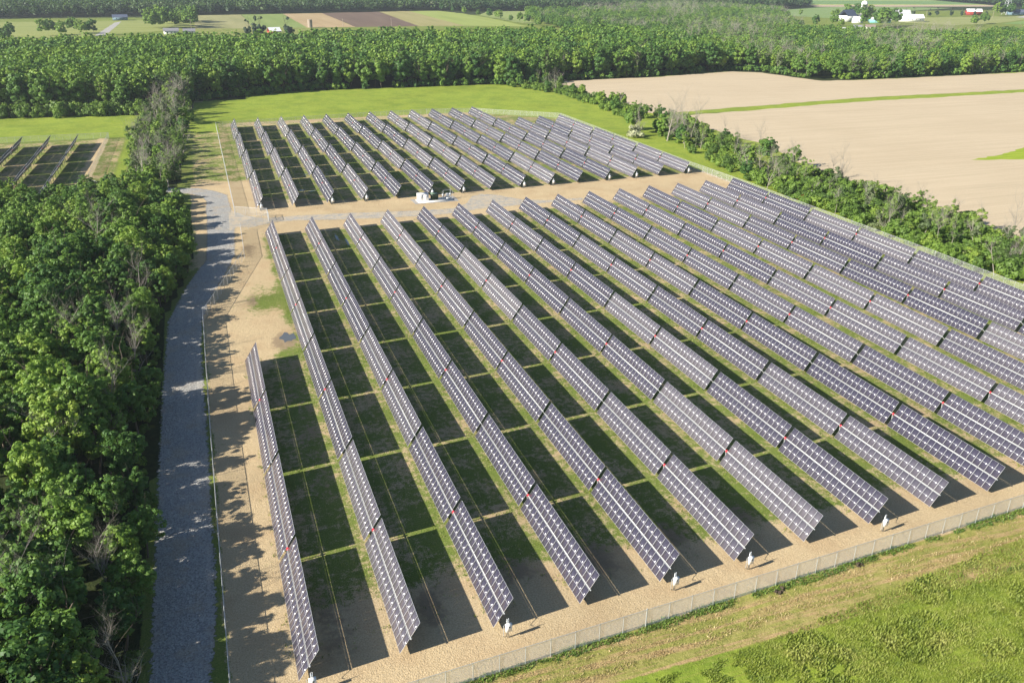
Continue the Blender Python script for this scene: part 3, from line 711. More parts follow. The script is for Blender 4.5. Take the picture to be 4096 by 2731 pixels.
PLACE = {}
def tree(V, x, y, sc, label, group, cat='tree', name='broadleaf_tree', squash=1.):
    hgt = (19 if any(V is q for q in WOOD_V) else 12)*sc
    PLACE.setdefault(name, []).append((hgt/math.hypot(x, y, 60), V, x, y, sc, label, group, cat, squash))
def bare(x, y, sc, label, group):
    PLACE.setdefault('bare_tree', []).append((12*sc/math.hypot(x, y, 60), (random.choice(BARE_V),), x, y, sc, label, group, 'tree', 1.))
def shrub(x, y, sc, label, group, V=SHRUB_V, h=1.):
    PLACE.setdefault('shrub', []).append((4*sc/math.hypot(x, y, 60), (random.choice(V),), x, y, sc, label, group, 'shrub', h))
def seen(x, y, h):
    for z in (0, h):
        d = Vector((x, y, z-CAM_H)); zz = d.dot(_f)
        if zz > 1:
            px = 2048+CAM_F*d.dot(_r)/zz; py = 1365.5-CAM_F*d.dot(_u)/zz; m = CAM_F*7/zz
            if -m < px < 4096+m and -m < py < 2731+m: return True
    return False
# ---- near wood left of the gravel road
P = scatter([q for q in FOREST_NEAR], 6.1, .36, 11)
P = P[(P[:,1] > 44)]
P = P[P[:,0] > -0.145*P[:,1]-27]           # just past the left edge of the view
cnt = 0
for x, y in P:
    edge = x > -18
    sc = (.80 if edge else random.uniform(.86, 1.22))*(1+.06*math.sin(y/9))
    if y > 235: sc *= .8
    bx = in_poly([(x+2.2, y)], FOREST_NEAR)[0]
    if not bx: sc *= .86
    tree(random.choice(NEAR_V), x, y, sc, 'leafy green broadleaf tree on the road side edge of the near left wood' if edge else 'leafy green broadleaf tree deep in the near left wood', 'trees of the near left wood')
    cnt += 1
print('near wood trees', cnt)
for x, y, s in ((-16,148,.95),(-23.5,118,1.0),(-24,96,.9),(-15.5,88,.85),(-19.5,131,.95),(-14,72,.8),(-28,150,1.),(-15.3,178,.95),(-27,215,1.05),(-24,79,.95),(-20,160,.9)):
    bare(x, y, s, 'bare grey tree standing among green crowns of the near left wood', 'bare trees in the near left wood')
# low scrub at the wood's edge, along the road
for y in np.arange(62, 290, 4.2):
    x = np.interp(y, [30,75,150,181,200,212,235,262,285], [-12.9,-12.9,-12.6,-12,-9,-7,-6.2,-6.5,-8])-random.uniform(.3, 2.2)
    shrub(x, y+random.uniform(-1.5, 1.5), random.uniform(.35, .7), 'low green shrub at the foot of the near left wood beside the gravel road', 'shrubs along the gravel road')
# ---- hedgerow in the middle
P = scatter(HEDGE_C, 4.6, .4, 12)
for i, (x, y) in enumerate(P):
    k = random.random()
    if k < .26: tree(random.choice(SPARSE_V), x, y, random.uniform(.62, .98)*(1+.3*(y > 430)), 'thin grey-green tree with sparse leaves in the central hedgerow', 'sparse trees of the central hedgerow', name='sparse_tree')
    elif k < .33: bare(x, y, random.uniform(.6, .95)*(1+.3*(y > 430)), 'bare grey tree in the central hedgerow', 'bare trees of the central hedgerow')
    elif k < .46: tree(random.choice(NEAR_V), x, y, random.uniform(.5, .8), 'leafy tree in the central hedgerow', 'leafy trees of the central hedgerow')
    else: shrub(x, y, random.uniform(.7, 1.3), 'dense green shrub in the central hedgerow', 'shrubs of the central hedgerow')
for x, y, s in ((-7,499,1.5),(-12,492,1.35),(-10,470,1.3),(-15,455,1.1),(-9,440,1.1)): tree(SPARSE_V[random.randrange(4)], x, y, s, 'tall grey-green tree at the far end of the central hedgerow', 'tall trees ending the central hedgerow', name='sparse_tree')
# ---- pale young growth in front of the far wood, left
P = scatter([(-110,484),(-26,476),(-25,488),(-30,500),(-110,497)], 4.6, .4, 13)
for x, y in P: shrub(x, y, random.uniform(1.2, 2.0), 'pale green sapling thicket bush in front of the dark wood', 'bushes in front of the dark wood', h=1.25)
# ---- hedgerow on the right
HR = [(176,128),(174.5,150),(174.5,192),(175,240),(184,295),(196,359),(203,410),(207,450),(205,492),(190,530),(222,540),(219,480),(220,440),(223,400),(222,361),(218,331),(214,310),(204,251),(203,206),(203,182),(204,150),(206,128)]
P = scatter(HR, 4.1, .42, 14)
for x, y in P:
    dens = vn(x, y, 9.)
    thin = 255 < y < 420
    if thin and dens < .42: continue
    near = y < 250
    k = random.random()
    if not near and k < .10: tree(random.choice(NEAR_V), x, y, random.uniform(.5, .85), 'leafy tree in the right hedgerow beside the tilled field', 'leafy trees of the right hedgerow')
    elif k < .17: tree(random.choice(SPARSE_V), x, y, random.uniform(.5, .8), 'thin grey-green tree in the right hedgerow', 'sparse trees of the right hedgerow', name='sparse_tree')
    elif k < .22: bare(x, y, random.uniform(.45, .8), 'bare tree in the right hedgerow', 'bare trees of the right hedgerow')
    elif k < .27: shrub(x, y, random.uniform(.8, 1.2), 'shrub with creamy blossom in the right hedgerow', 'blossoming shrubs of the right hedgerow', V=SHRUB_B)
    else: shrub(x, y, random.uniform(.75, 1.25) if not near else random.uniform(1.0, 1.75), 'green shrub in the right hedgerow between the fence and the tilled field', 'green shrubs of the right hedgerow')
for x, y, s in ((193.5,323,1.3),(196,322,1.4),(190,331,1.25),(200,342,1.1),(207,244,.75),(212,292,.8),(204,262,.9),(199,228,.95),(206,168,.85),(183,345,1.0)):
    bare(x, y, s, 'tall bare pale tree standing up from the right hedgerow against the tilled field', 'tall bare trees of the right hedgerow')
for x, y, s in ((184.7,352,1.15),(188,362,.9),(193,341,.9),(203,276,.85),(206,283,.8)): tree(random.choice(NEAR_V), x, y, s, 'full green tree rising above the right hedgerow', 'full trees of the right hedgerow', squash=1.1)
shrub(181.5, 343, 2.1, 'big round bush covered in creamy blossom beside the right fence', None, V=SHRUB_B)
# ---- rusty machinery by the right hedge
t = empty('farm_implement', (178.6, 222.6, 0), .3, label='rusty red farm implement parked in the hedge beside the right fence', cat='farm implement')
b = MB(); b.box((0,0,1.1), (.9,1.0,2.0)); b.tube((0,0,1.8),(.3,0,2.7),.3,.2); b.build('hopper', M_RUST, t)
b = MB(); b.box((-.9,-.2,.7), (1.0,.9,.9)); b.box((-1.3,0,1.1), (.15,1.1,1.3)); b.tube((-1.6,0,.4),(-2.8,.1,.5),.08); b.build('frame', M_RUST, t)
b = MB(); b.tube((-.9,-.7,.45),(-.9,-.9,.45),.45,n=6); b.tube((.2,-.7,.45),(.2,-.9,.45),.45,n=6); b.build('wheels', M_BLACK, t)
t = empty('metal_bin', (181.2, 220.8, 0), .2, label='square rusty red bin beside the farm implement', cat='bin')
b = MB(); b.box((0,0,.8), (1.5,1.4,1.3)); b.build('body', M_RUST, t); b = MB(); b.box((0,0,1.5), (1.6,1.5,.08)); b.build('lid', M_RUST, t)
t = empty('white_tank', (182.4, 224.2, 0), .4, label='white tank half hidden in the hedge behind the red implement', cat='tank')
b = MB(); b.tube((-1.1,0,1.4),(1.1,0,1.6),.75,.75,n=6); b.build('body', M_WHITE, t); b = MB(); b.box((0,0,.4),(1.6,.8,.8)); b.build('cradle', M_PILE, t)

# ---- woodland beyond: the nearest trees one by one, the rest as one mass
NT_IND = 0
P = scatter(WOODS, 7.6, .4, 15)
front = np.array([(-420,500),(-92,494),(-26,488),(-8,510),(-1,518),(62,546),(183,545),(191,532),(231,550),(302,556),(376,574),(398,560),(402,532),(408,509),(442,505),(600,512),(1000,500)], float)
def dfront(P):
    best = np.full(len(P), 1e9)
    for a, b_ in zip(front, front[1:]):
        d = b_-a; t_ = np.clip(((P-a)@d)/(d@d), 0, 1); best = np.minimum(best, np.linalg.norm(P-(a+t_[:,None]*d), axis=1))
    return best
D = dfront(P)
ang = np.arctan2(P[:,0], P[:,1]); vis = (ang > -.30) & (ang < .93)
P, D = P[vis], D[vis]
ordr = np.argsort(D+.0*P[:,1]); indiv = np.zeros(len(P), bool); indiv[ordr[:118]] = True
for (x, y) in P[indiv]:
    if 395 < x: grey = random.random() < .45
    else: grey = random.random() < .07
    if grey and x > 180: tree(random.choice(SPARSE_V), x, y, random.uniform(1.1, 1.5), 'thin pale tree on the front edge of the far wood', 'pale trees fronting the far wood', name='sparse_tree')
    else:
        s = random.uniform(.98, 1.28) if x < 395 else random.uniform(.7, .95)
        tree(random.choice(WOOD_V), x, y, s, 'tall dense green tree on the front edge of the far wood', 'green trees fronting the far wood')
Q = P[~indiv]; DQ = D[~indiv]
def forest_mass(name, Q, variants, mats, sc_lo, sc_hi, seed, hmul=None, **kw):
    g = np.random.default_rng(seed); Vs, Fs, Ts, Ms = [], [], [], []; n = 0
    vi = g.integers(0, len(variants), len(Q)); tint = np.clip(g.random(len(Q))*.75+(vn(Q[:,0], Q[:,1], 40)-.5)*.8+.1, 0, .99)
    for k, (V, F, m) in enumerate(variants):
        q = Q[vi == k]; tt = tint[vi == k]
        if not len(q): continue
        N = len(q); a = g.uniform(0, 6.28, N); s = g.uniform(sc_lo, sc_hi, N)
        if hmul is not None: s = s*hmul[vi == k]
        c, s_ = np.cos(a), np.sin(a)
        X_ = (V[None,:,0]*c[:,None]-V[None,:,1]*s_[:,None])*s[:,None]+q[:,0,None]
        Y_ = (V[None,:,0]*s_[:,None]+V[None,:,1]*c[:,None])*s[:,None]+q[:,1,None]
        Z_ = V[None,:,2]*s[:,None]+gzv(q[:,1])[:,None]
        Vs.append(np.stack([X_, Y_, Z_], -1).reshape(-1, 3)); nv = len(V)
        Fs.append((F[None]+(np.arange(N)*nv)[:,None,None]).reshape(-1, 4)+n); n += N*nv
        Ts.append(np.repeat(tt, nv)); Ms.append(np.full(N*len(F), m))
    me = np_mesh(name, np.vstack(Vs), np.vstack(Fs), mats, mi=np.concatenate(Ms), attrs=dict(tint=np.concatenate(Ts)))
    print(name, len(Q), 'trees', len(me.polygons), 'faces')
    return tag(link(bpy.data.objects.new(name, me)), kind='stuff', **kw)
def var(seed, w, h, z0, ncl, nl, size, m, shape='round', trunk=True, crad=.2):
    V, F = crown_arrays(seed, w, h, z0, ncl, nl, size, shape=shape, crad=crad, fill=.3); return (V, F, m)
def bare_var(seed, h, m):
    b = limb_mesh(seed, h, .13, .55, levels=2, kids=5, n=3, first=.15); return (np.vstack(b.V), np.vstack([f if f.shape[1] == 4 else f for f in b.F]), m)
mid = [var(600+i, 9+i*.6, 15.5, 2.5, 60, 420, .72, 0, crad=.125) for i in range(6)]
midn = [var(620+i, 9+i*.6, 16, 1.8, 80, 1000, .50, 0, crad=.115) for i in range(5)]
far_side = Q[:,1] > 900
Qn = Q[(Q[:,1] < 900) | (np.random.default_rng(5).random(len(Q)) < .75)]
zone_r = (Qn[:,0] > 395)
core = Qn[~zone_r | (np.random.default_rng(6).random(len(Qn)) < .8)]
cn = dfront(core) < 45
forest_mass('front_woodland', core[cn], midn, [M_LEAF], .95, 1.3, 30, hmul=np.where(core[cn][:,0] > 395, .75, 1.), label='tall green trees crowding behind the front edge of the far wood', cat='woodland')
core = core[~cn]
forest_mass('woodland', core, mid, [M_LEAF, M_DEAD], .95, 1.35, 31, hmul=np.where(core[:,0] > 395, .72, 1.), label='dense broad belt of mixed green woodland beyond the fields', cat='woodland')
gq = scatter([(395,540),(600,520),(1000,510),(900,760),(650,850),(850,1150),(850,1450),(700,1400),(480,1250),(440,1100),(420,800)], 13, .45, 17)
gq = gq[vn(gq[:,0], gq[:,1], 45) > .58]
gq2 = scatter([(10,560),(190,555),(380,590),(390,740),(0,740)], 34, .45, 18)
gq = np.vstack([gq, gq2])
forest_mass('bare_woodland', gq, [bare_var(700+i, 15, 0) for i in range(4)], [M_DEAD], .85, 1.2, 33, label='scattered bare grey trunks and branches through the far woodland', cat='woodland')
# bushes and low boughs at the foot of the wood's front edge
us = scatter(WOODS, 4.0, .45, 21); dd = dfront(us); a_ = np.arctan2(us[:,0], us[:,1]); us = us[(dd < 9) & (a_ > -.3) & (a_ < .95)]
us = us[vn(us[:,0], us[:,1], 12) > .25]
forest_mass('wood_edge_scrub', us, [var(680+i, 4.6, 4.2, -.3, 16, 240, .45, 0, crad=.22) for i in range(4)], [M_LEAF], .7, 1.5, 45, label='leafy bushes and low boughs along the foot of the far wood', cat='bushes')
# far woods to the horizon
HOLES = [[(-420,980),(-160,990),(4,1095),(420,1060),(432,1100),(480,1285),(690,1310),(750,1440),(600,1448),(470,1442),(425,1420),(400,1478),(200,1436),(78,1408),(12,1392),(-50,1290),(-206,1282),(-420,1280)],
         [(741,1620),(857,1618),(962,1815),(700,1775)], [(760,880),(975,960),(1000,980),(1106,990),(1279,1080),(1700,1350),(1640,1480),(1770,1830),(1420,1910),(1180,1530),(1000,1420),(900,1290),(860,1150)]]
FW = scatter([(-600,1280),(12,1395),(400,1480),(430,1440),(700,1450),(850,1500),(1000,1420),(1280,1560),(1800,1380),(2600,1500),(2600,2500),(-700,2500)], 12.5, .42, 19)
for hpoly in HOLES: FW = FW[~in_poly(FW, hpoly)]
a_ = np.arctan2(FW[:,0], FW[:,1]); FW = FW[(a_ > -.27) & (a_ < .9)]
FW = FW[(FW[:,1] < 1900) | (rng.random(len(FW)) < .6)]
farv = [var(640+i, 13, 15, 2.5, 36, 150, 1.35, 0, crad=.16) for i in range(5)]
forest_mass('distant_woodland', FW, farv, [M_FAR], .85, 1.25, 35, label='hazy wooded country running to the top of the picture', cat='woodland')
# hedges and lone trees among the far fields
def lone(pts, label, group, V=WOOD_V, name='broadleaf_tree', lo=.8, hi=1.2):
    for x, y in pts: tree(random.choice(V), x, y, random.uniform(lo, hi), label, group, name=name)
lone([(-172,985),(-163,1000),(-180,1010),(-132,1040),(-138,1030),(-114,1062),(-106,1050),(-100,1020),(-92,1028),(-118,1005),(-190,960),(-160,960)], 'round tree standing in the pale field on the far left', 'trees in the far left field', lo=.9, hi=1.15)
lone([(-30,1160),(-22,1180),(-34,1120),(-10,1230),(-2,1210),(4,1240),(-16,1255),(6,1180),(-6,1150),(8,1215),(-28,1210),(2,1150),(10,1265),(-38,1120),(-30,1135),(-26,1120),(-18,1160),(-12,1130),(0,1125),(4,1140),(-42,1140),(7,1120),(-20,1240),(0,1250),(10,1230)], 'tree in the clump around the far left farmhouse', 'trees around the far left farmhouse', lo=1.0, hi=1.4)
lone([(66,960),(72,975),(58,965),(98,955)], 'dark tree poking above the wood by the red barn', 'dark trees by the red barn', V=CON_V, name='conifer_tree', lo=1.5, hi=1.8)
hp = [(414,1060),(416,1110),(412,1160),(410,1200),(412,1250),(410,1300),(404,1350),(400,1400),(396,1450),(418,1140),(420,1085),(416,1230)]
lone(hp, 'tree in the hedge line between the two far fields', 'trees in the far field hedge', lo=.55, hi=.9)
lone([(842,945),(852,957),(862,965),(872,975),(848,985),(885,1000),(900,985)], 'huge dark green tree in front of the white barns', 'big trees in front of the barns', lo=1.35, hi=1.6)
lone([(1003,1180),(1018,1172),(1012,1200),(995,1165),(1025,1235)], 'tall tree beside the silo', 'trees beside the silo', lo=1.1, hi=1.4)
lone([(790,960),(770,985),(812,1000),(1010,960),(1030,980),(1068,1000),(1085,1010)], 'tree beside the farm field edge', 'trees by the farm field', lo=.8, hi=1.1)
lone([(1030+i*22, 1190-i*2.0+random.uniform(-6, 6)) for i in range(11)], 'dark conifer in the row behind the farm field', 'conifers behind the farm field', V=CON_V, name='conifer_tree', lo=1.0, hi=1.25)
lone([(1290,1170),(1310,1175),(1330,1190),(1270,1165),(1390,1215)], 'tree by the far right farm buildings', 'trees by the far right farm', lo=1.1, hi=1.4)
lone([(960,1190),(975,1200),(990,1215),(930,1230),(900,1250)], 'small tree on the field edge behind the barn', 'trees behind the barn', lo=.5, hi=.8)
lone([(730+i*12,1530+i*1.5) for i in range(11)], 'tree in the row by the far houses', 'trees by the far houses', lo=.6, hi=.8)

# the 290 largest in the picture of each kind stand on their own, the small far rest is one mass
MASS = []
for kind, L in PLACE.items():
    on = [q for q in L if seen(q[2], q[3], 15)]
    # trees just outside the view still throw their shade into it: they join the mass
    off = [q for q in L if not seen(q[2], q[3], 15)]
    on.sort(key=lambda q: -q[0])
    for (_, V, x, y, sc, label, group, cat, sq) in on[:290]:
        s3 = (sc*random.uniform(.9, 1.1), sc*random.uniform(.9, 1.1), sc*sq); rz = random.uniform(0, 6.28)
        if len(V) == 1:
            t = bpy.data.objects.new(kind, V[0]); t.location = (x, y, gz(x, y)-.05); t.rotation_euler = (0, 0, rz); t.scale = s3
            link(t); tag(t, label=label, cat=cat, group=group)
        else:
            t = empty(kind, (x, y, gz(x, y)), rz, label=label, cat=cat, group=group); t.scale = s3
            for nm, me in zip(('crown', 'trunk'), V): link(bpy.data.objects.new(nm, me), t)
    print(kind, len(on), 'in view', len(off), 'outside')
    MASS += [(kind,)+q for q in on[290:]+off]
mt, ms = [q for q in MASS if q[0] in ('broadleaf_tree', 'sparse_tree')], [q for q in MASS if q[0] == 'shrub']
if mt:
    QQ = np.array([(q[3], q[4]) for q in mt]); hh = np.array([q[5]*(1.5 if (any(q[2] is w_ for w_ in WOOD_V) or any(q[2] is w_ for w_ in CON_V)) else 1.) for q in mt])
    forest_mass('tree_thicket', QQ, [var(660+i, 7.5, 10, 1.6, 40, 1500, .42, 0, crad=.17) for i in range(4)], [M_LEAF], .95, 1.05, 41, hmul=hh, label='smaller and half hidden green trees filling out the woods and hedges', cat='trees')
if ms:
    QQ = np.array([(q[3], q[4]) for q in ms]); hh = np.array([q[5] for q in ms])
    forest_mass('scrub_thicket', QQ, [var(670+i, 4.4, 3.4, -.25, 18, 420, .32, 0, crad=.24) for i in range(4)], [M_HEDGE], .95, 1.1, 43, hmul=hh, label='small distant green bushes filling out the hedgerows', cat='bushes')

# ------------------------------------------------------------------ far buildings
M_WALLW = plain('white_painted_boards', (.78,.78,.76), .7, noise=.05); M_ROOFG = plain('grey_shingle', (.22,.22,.24), .8, noise=.1)
M_ROOFW = plain('white_metal_roofing', (.82,.83,.85), .5); M_ROOFD = plain('dark_blue_roof', (.09,.11,.17), .6); M_WALLR = plain('red_barn_boards', (.30,.05,.04), .8, noise=.15)
M_WALLT = plain('turquoise_boards', (.20,.50,.48), .7); M_ROOFB = plain('brown_shingle', (.26,.20,.17), .8); M_GLASS = plain('window_glass', (.03,.035,.045), .1, spec=.6)
M_ROOFL = plain('pale_grey_shingle', (.45,.46,.48), .8, noise=.08); M_BLUEW = plain('blue_boards', (.14,.22,.28), .7)
def house(x, y, L, W, H, rh, rz, wall, roof, label, cat='building', name='farm_building', group=None, door=True, nwin=3):
    t = empty(name, (x, y, gz(x, y)), rz, label=label, cat=cat, group=group)
    b = MB(); b.box((0,0,H/2), (L,W,H))
    for s in (-1, 1): b.poly([(s*L/2,-W/2,H),(s*L/2,W/2,H),(s*L/2,0,H+rh-.05)])
    b.build('wall', wall, t)
    b = MB(); e = .4; k = rh/(W/2)
    for s in (-1, 1):
        b.add([(-L/2-e,s*(W/2+e),H-e*k+.05),(L/2+e,s*(W/2+e),H-e*k+.05),(L/2+e,0,H+rh+.05),(-L/2-e,0,H+rh+.05)], [[0,1,2,3] if s < 0 else [3,2,1,0]])
        b.add([(-L/2-e,s*(W/2+e),H-e*k-.12),(L/2+e,s*(W/2+e),H-e*k-.12),(L/2+e,0,H+rh-.12),(-L/2-e,0,H+rh-.12)], [[3,2,1,0] if s < 0 else [0,1,2,3]])
    b.build('roof', roof, t)
    for i in range(nwin):
        b = MB(); b.box((-L/2+L*(i+1)/(nwin+1),-W/2-.03,H*.55), (1.1,.08,1.2)); b.build('window', M_GLASS, t)
    if door: b = MB(); b.box((-L/2-.03,0,min(1.6,H*.45)), (.08,min(3,W*.35),min(3.2,H*.9))); b.build('door', M_GLASS if cat == 'barn' else M_ROOFB, t)
    return t
house(908,1092,26,16,8,8,R(20),M_WALLW,M_ROOFD,'white gambrel barn with a dark roof, left of the silo',cat='barn',name='barn')
house(938,1098,22,12,5,4,R(20),M_WALLW,M_ROOFG,'long grey roofed shed joining the barn to the silo',cat='shed',name='shed',nwin=4)
house(893,1052,12,10,5,4,R(-60),M_WALLW,M_ROOFL,'small white gabled shed in front of the barn',cat='shed',name='shed')
house(930,1050,28,12,5,2.5,R(-25),M_WALLT,M_ROOFW,'turquoise machine shed with a white roof and open doorway',cat='shed',name='machine_shed')
house(1005,1072,34,18,5.5,4.5,R(-25),M_WALLW,M_ROOFW,'large white barn with a white roof behind the big tree',cat='barn',name='barn',nwin=5)
house(1010,1095,20,14,10,5,R(-25),M_WALLW,M_ROOFL,'tall white house rising behind the white barn',cat='house',name='house')
house(725,885,16,11,4,3,R(-35),M_WALLW,M_ROOFL,'pale roofed house low among the trees, left of the farm',cat='house',name='house')
house(786,925,14,9,3.6,3,R(-35),M_WALLW,M_ROOFG,'small white grey roofed house in front of the farm',cat='house',name='house')
house(812,932,12,9,3.6,2.6,R(-20),M_WALLW,M_ROOFB,'small white brown roofed house in front of the farm',cat='house',name='house')
house(770,915,8,6,2.6,1.6,R(-35),M_WALLW,M_ROOFW,'little white garage beside the grey roofed house',cat='garage',name='garage')
house(1262,1205,24,14,6,4,R(-30),M_WALLR,M_ROOFW,'red barn with a white roof behind the conifers',cat='barn',name='barn')
house(1345,1195,26,16,5,4,R(-30),M_BLUEW,M_ROOFD,'dark blue roofed barn by the far right road',cat='barn',name='barn')
house(-80,1292,18,12,4,3,R(5),M_BLUEW,M_ROOFD,'dark blue house at the end of the long driveway',cat='house',name='house')
house(-45,1290,7,5,3,1.5,R(5),M_WALLW,M_ROOFL,'small white shed beside the far left trees',cat='shed',name='shed')
house(-16,1032,15,9,3.5,2.5,R(0),M_WALLW,M_ROOFG,'white house with a grey roof half hidden behind the wood',cat='house',name='house')
house(2,1034,12,9,3,2.2,R(0),M_WALLW,M_ROOFG,'low grey roofed garage beside the half hidden house',cat='garage',name='garage')
house(86,985,12,10,5,3.5,R(15),M_WALLR,M_ROOFW,'red barn with a pale roof showing above the wood',cat='barn',name='barn')
house(746,1562,16,10,4,3,R(-10),M_WALLW,M_ROOFG,'pale house left of the pair by the distant pasture',cat='house',name='house')
house(778,1562,18,10,4,3.5,R(-10),M_WALLW,M_ROOFG,'pale house right of the pair by the distant pasture',cat='house',name='house')
t = empty('silo', (1000, 1168, gz(0, 1168)), label='tall pale silo with a white domed cap behind the barn', cat='silo')
b = MB(); n = 16; r = 5; an = np.arange(n)*2*math.pi/n
ring = lambda z, rr: np.stack([np.cos(an)*rr, np.sin(an)*rr, np.full(n, z)], 1)
b.add(np.vstack([ring(0,r), ring(20,r)]), [[i,(i+1)%n,n+(i+1)%n,n+i] for i in range(n)]); b.build('wall', plain('silo_concrete', (.42,.36,.33), .8, noise=.1), t)
b = MB(); b.add(np.vstack([ring(20,r*1.02), ring(23,r*.8), ring(24.6,r*.4), ring(25,.05)]), [[k*n+i,k*n+(i+1)%n,(k+1)*n+(i+1)%n,(k+1)*n+i] for k in range(3) for i in range(n)]); b.build('dome', M_ROOFW, t)
b = MB(); b.box((-5.6,-1.5,10.5), (1.2,1.4,21)); b.build('chute', M_ROOFW, t)
# pylon
t = empty('lattice_pylon', (1335, 1205, gz(0, 1205)), label='tall lattice power pylon at the top right', cat='pylon')
b = MB(); Hh = 45
for sx in (-1, 1):
    for sy in (-1, 1): b.tube((sx*5,sy*5,0), (sx*.8,sy*.8,Hh), .35, .2, n=4)
zs = [0,7,13,19,24,29,33,37,41,45]; wd = lambda z: 5+(0.8-5)*z/Hh
for z0, z1 in zip(zs, zs[1:]):
    for s in (-1, 1):
        b.tube((-wd(z0),s*wd(z0),z0), (wd(z1),s*wd(z1),z1), .18, n=4); b.tube((wd(z0),s*wd(z0),z0), (-wd(z1),s*wd(z1),z1), .18, n=4)
        b.tube((s*wd(z0),-wd(z0),z0), (s*wd(z1),wd(z1),z1), .18, n=4); b.tube((s*wd(z0),wd(z0),z0), (s*wd(z1),-wd(z1),z1), .18, n=4)
b.build('tower', M_GALV, t)
b = MB()
for z in (30, 36, 42): b.box((0,0,z), (16,.5,.5))
b.build('crossarm', M_GALV, t)
for i, (x, y, h, lb) in enumerate(((1130,1172,11,'wooden utility pole at the left of the farm field'),(1232,1136,12,'wooden utility pole beside the far right farm'),(-94,1060,9,'utility pole in the far left field'),(5,1108,11,'utility pole at the corner of the stubble field'),(240,1118,9,'utility pole in front of the brown ploughed field'),(180,1117,9,'utility pole in front of the tan field'),(764,1500,12,'utility pole by the distant pasture'))):
    t = empty('utility_pole', (x, y, gz(x, y)), label=lb, cat='utility pole', group='utility poles')
    b = MB(); b.tube((0,0,0), (0,0,h), .28, .2); b.build('pole', M_WOODPOLE, t); b = MB(); b.box((0,0,h-.8), (2.4,.2,.2)); b.build('crossarm', M_WOODPOLE, t)
t = empty('stone_silo_stub', (139, 1106, gz(0, 1106)), label='short round stone silo stub above the wood in front of the tan field', cat='silo')
b = MB(); b.tube((0,0,0), (0,0,9), 3, 3); b.build('wall', plain('field_stone', (.34,.28,.23), .9, noise=.2), t)

# ------------------------------------------------------------------ grass and weeds (nobody could count them)
def tufts(name, P, size, mat, seed, blades=5, tint=None, **kw):
    g = np.random.default_rng(seed); n = len(P); Pb = np.repeat(P, blades, 0); N = len(Pb)
    s = np.repeat(size, blades) if np.ndim(size) else np.full(N, size)
    s = s*g.uniform(.6, 1.3, N); a = g.uniform(0, 6.28, N)
    base = np.stack([Pb[:,0]+g.normal(0, .12, N), Pb[:,1]+g.normal(0, .12, N), gzv(Pb[:,1])-.02], 1)
    lean = np.stack([np.cos(a)*s*.6, np.sin(a)*s*.6, s], 1); side = np.stack([-np.sin(a), np.cos(a), np.zeros(N)], 1)*(s*.22)[:,None]
    V = np.stack([base-side*.6, base+side*.6, base+lean*.65+side, base+lean-side*.2], 1).reshape(-1, 3)
    F = np.arange(N*4).reshape(N, 4); tt = np.repeat(g.random(n) if tint is None else tint, blades*4)
    me = np_mesh(name, V, F, [mat], attrs=dict(tint=tt*.6)); return tag(link(bpy.data.objects.new(name, me)), kind='stuff', **kw)
def off_near(P): return P[:,1]-NEAR_Y(P[:,0])
P = scatter([(28,38),(75,42),(135,62),(135,67),(98,64.6),(75,62.2),(62,60.6),(52,59.3),(40,58.4),(28,58)], .21, .5, 51)
pt = vn(P[:,0], P[:,1], 1.9)*.5+vn(P[:,0], P[:,1], .7)*.5
low = sm(62, 54, P[:,0]+(P[:,1]-50)*1.2)             # thinner, greener and patchy towards the left corner
keep = pt > .18+.34*low; P, pt, low = P[keep], pt[keep], low[keep]
tn = np.clip(.25+.75*vn(P[:,0], P[:,1], 2.6)+.25*(rng.random(len(P))-.5)-.3*low, 0, 1.5)
tufts('meadow_grass', P, .09+.20*pt+.14*(vn(P[:,0], P[:,1], 5) > .62), M_GRASSB, 52, 5, tint=tn, label='tall bright green meadow grass in the near right corner', cat='grass')
P = scatter([(0,57),(40,58.5),(75,61.2),(135,67),(135,71.4),(0,63.2)], .24, .5, 53)
o = off_near(P)+.35*(vn(P[:,0], P[:,1], 4)-.5)
wr = np.exp(-((o+4.4)/.45)**2)+.75*np.exp(-((o+2.9)/.3)**2)+.45*np.exp(-((o+1.7)/.3)**2)
k1 = rng.random(len(P)) < wr*.95*(vn(P[:,0], P[:,1], 1.2) > .3)
tufts('hay_windrows', P[k1], .17, M_HAY, 54, 5, label='pale cut hay lying in long rows outside the near fence', cat='hay')
k2 = (~k1) & (o < -.4) & (vn(P[:,0], P[:,1], 1.4)+.3*vn(P[:,0], P[:,1], 6) > .62)
tufts('short_grass', P[k2], .11, M_GRASSB, 60, 4, label='short mown grass between the rows of cut hay', cat='grass')
P = scatter([(0,61.9),(150,71.0),(150,72.7),(0,63.6)], .26, .5, 55)
kk = vn(P[:,0], P[:,1], 3.5)*.6+vn(P[:,0], P[:,1], 1.1)*.4; P = P[(kk > .3) & (np.abs(off_near(P)+.45) < 1.0*kk)]
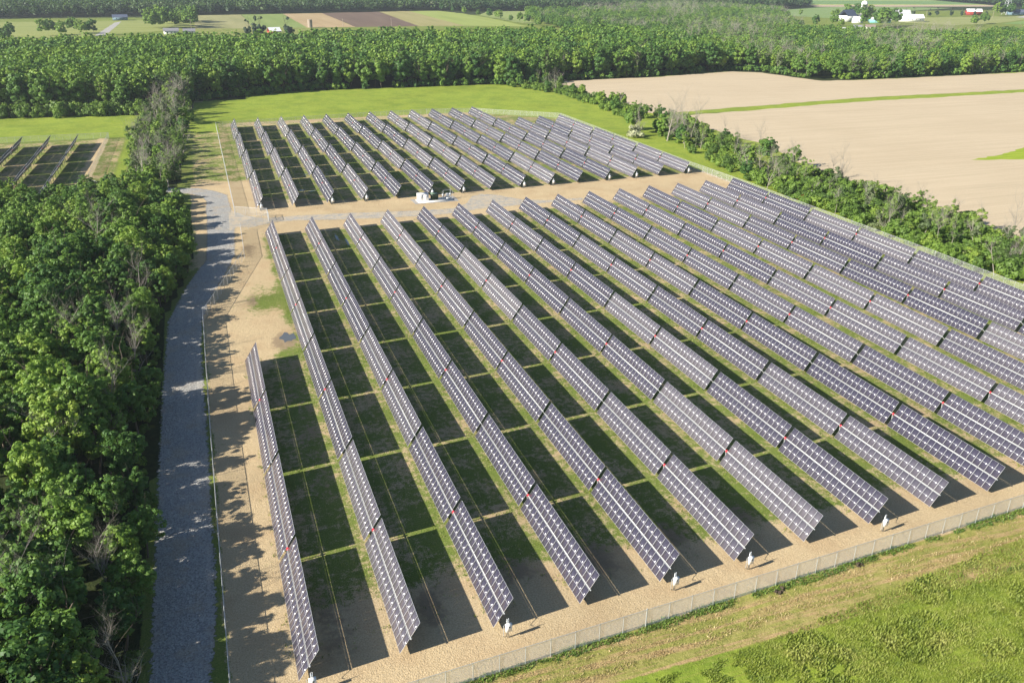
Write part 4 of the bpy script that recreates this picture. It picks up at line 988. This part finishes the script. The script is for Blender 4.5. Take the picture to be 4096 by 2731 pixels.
tufts('fence_weeds', P, .24, M_WEED, 56, 6, label='lush green weeds along the foot of the near fence', cat='weeds')
# grass ribbons between the rows
allP = []
for r in range(16):
    x = 3.509+10.6177*r; L_ = 8*WL+4*G1+3*G2 if r else 4*WL+2*G1+G2
    yy = rng.uniform(70, 70+L_+1, int(L_*13)); xx = x-.2+rng.normal(0, .85, len(yy))
    allP.append(np.stack([xx, yy+.45*r], 1))
    yy = rng.uniform(72, 70+L_, int(L_*7)); xx = x+rng.uniform(1, 9, len(yy)); q = np.stack([xx, yy], 1); allP.append(q)
P = np.vstack(allP); P = P[vn(P[:,0], P[:,1], 1.6)+rng.normal(0, .08, len(P)) > .47]
P = P[P[:,1] > YE(P[:,0])+3]
tufts('array_grass', P, .20, M_GRASSB, 58, 4, tint=np.clip(rng.normal(.45, .2, len(P)), 0, 1), label='rough green grass growing under and between the panel rows', cat='grass')

for k_, (x, y) in enumerate(((57.4,65.6),(58.3,65.9),(70.2,66.6))):
    g = np.random.default_rng(k_+90); V, F = crown_arrays(k_+90, .8, .35, -.1, 8, 160, .10, crad=.3)
    me = np_mesh('turf_clod', V, F, [plain('dark_turned_soil', (.09,.07,.05), .95, noise=.3)]); o_ = bpy.data.objects.new('turf_clod', me); o_.location = (x, y, .05)
    link(o_); tag(o_, label=['left of the two dark turf clods by the near fence','right of the two dark turf clods by the near fence','lone dark turf clod further along the near fence'][k_], cat='turf clod', group='turf clods by the near fence')

# ------------------------------------------------------------------ haze: pale even air over the whole scene
hz = bpy.data.materials.new('pale_air'); hz.use_nodes = True; ht = hz.node_tree
for n_ in list(ht.nodes): ht.nodes.remove(n_)
ho = ht.nodes.new('ShaderNodeOutputMaterial'); hv = ht.nodes.new('ShaderNodeVolumePrincipled')
hv.inputs['Color'].default_value = (.80,.88,1,1); hv.inputs['Density'].default_value = HAZE = .00009; hv.inputs['Anisotropy'].default_value = .2
ht.links.new(hv.outputs[0], ho.inputs['Volume'])
if HAZE:
    b = MB(); b.box((1000, 3300, 47), (8040, 7440, 104)); b.build('haze', hz, kind='stuff')
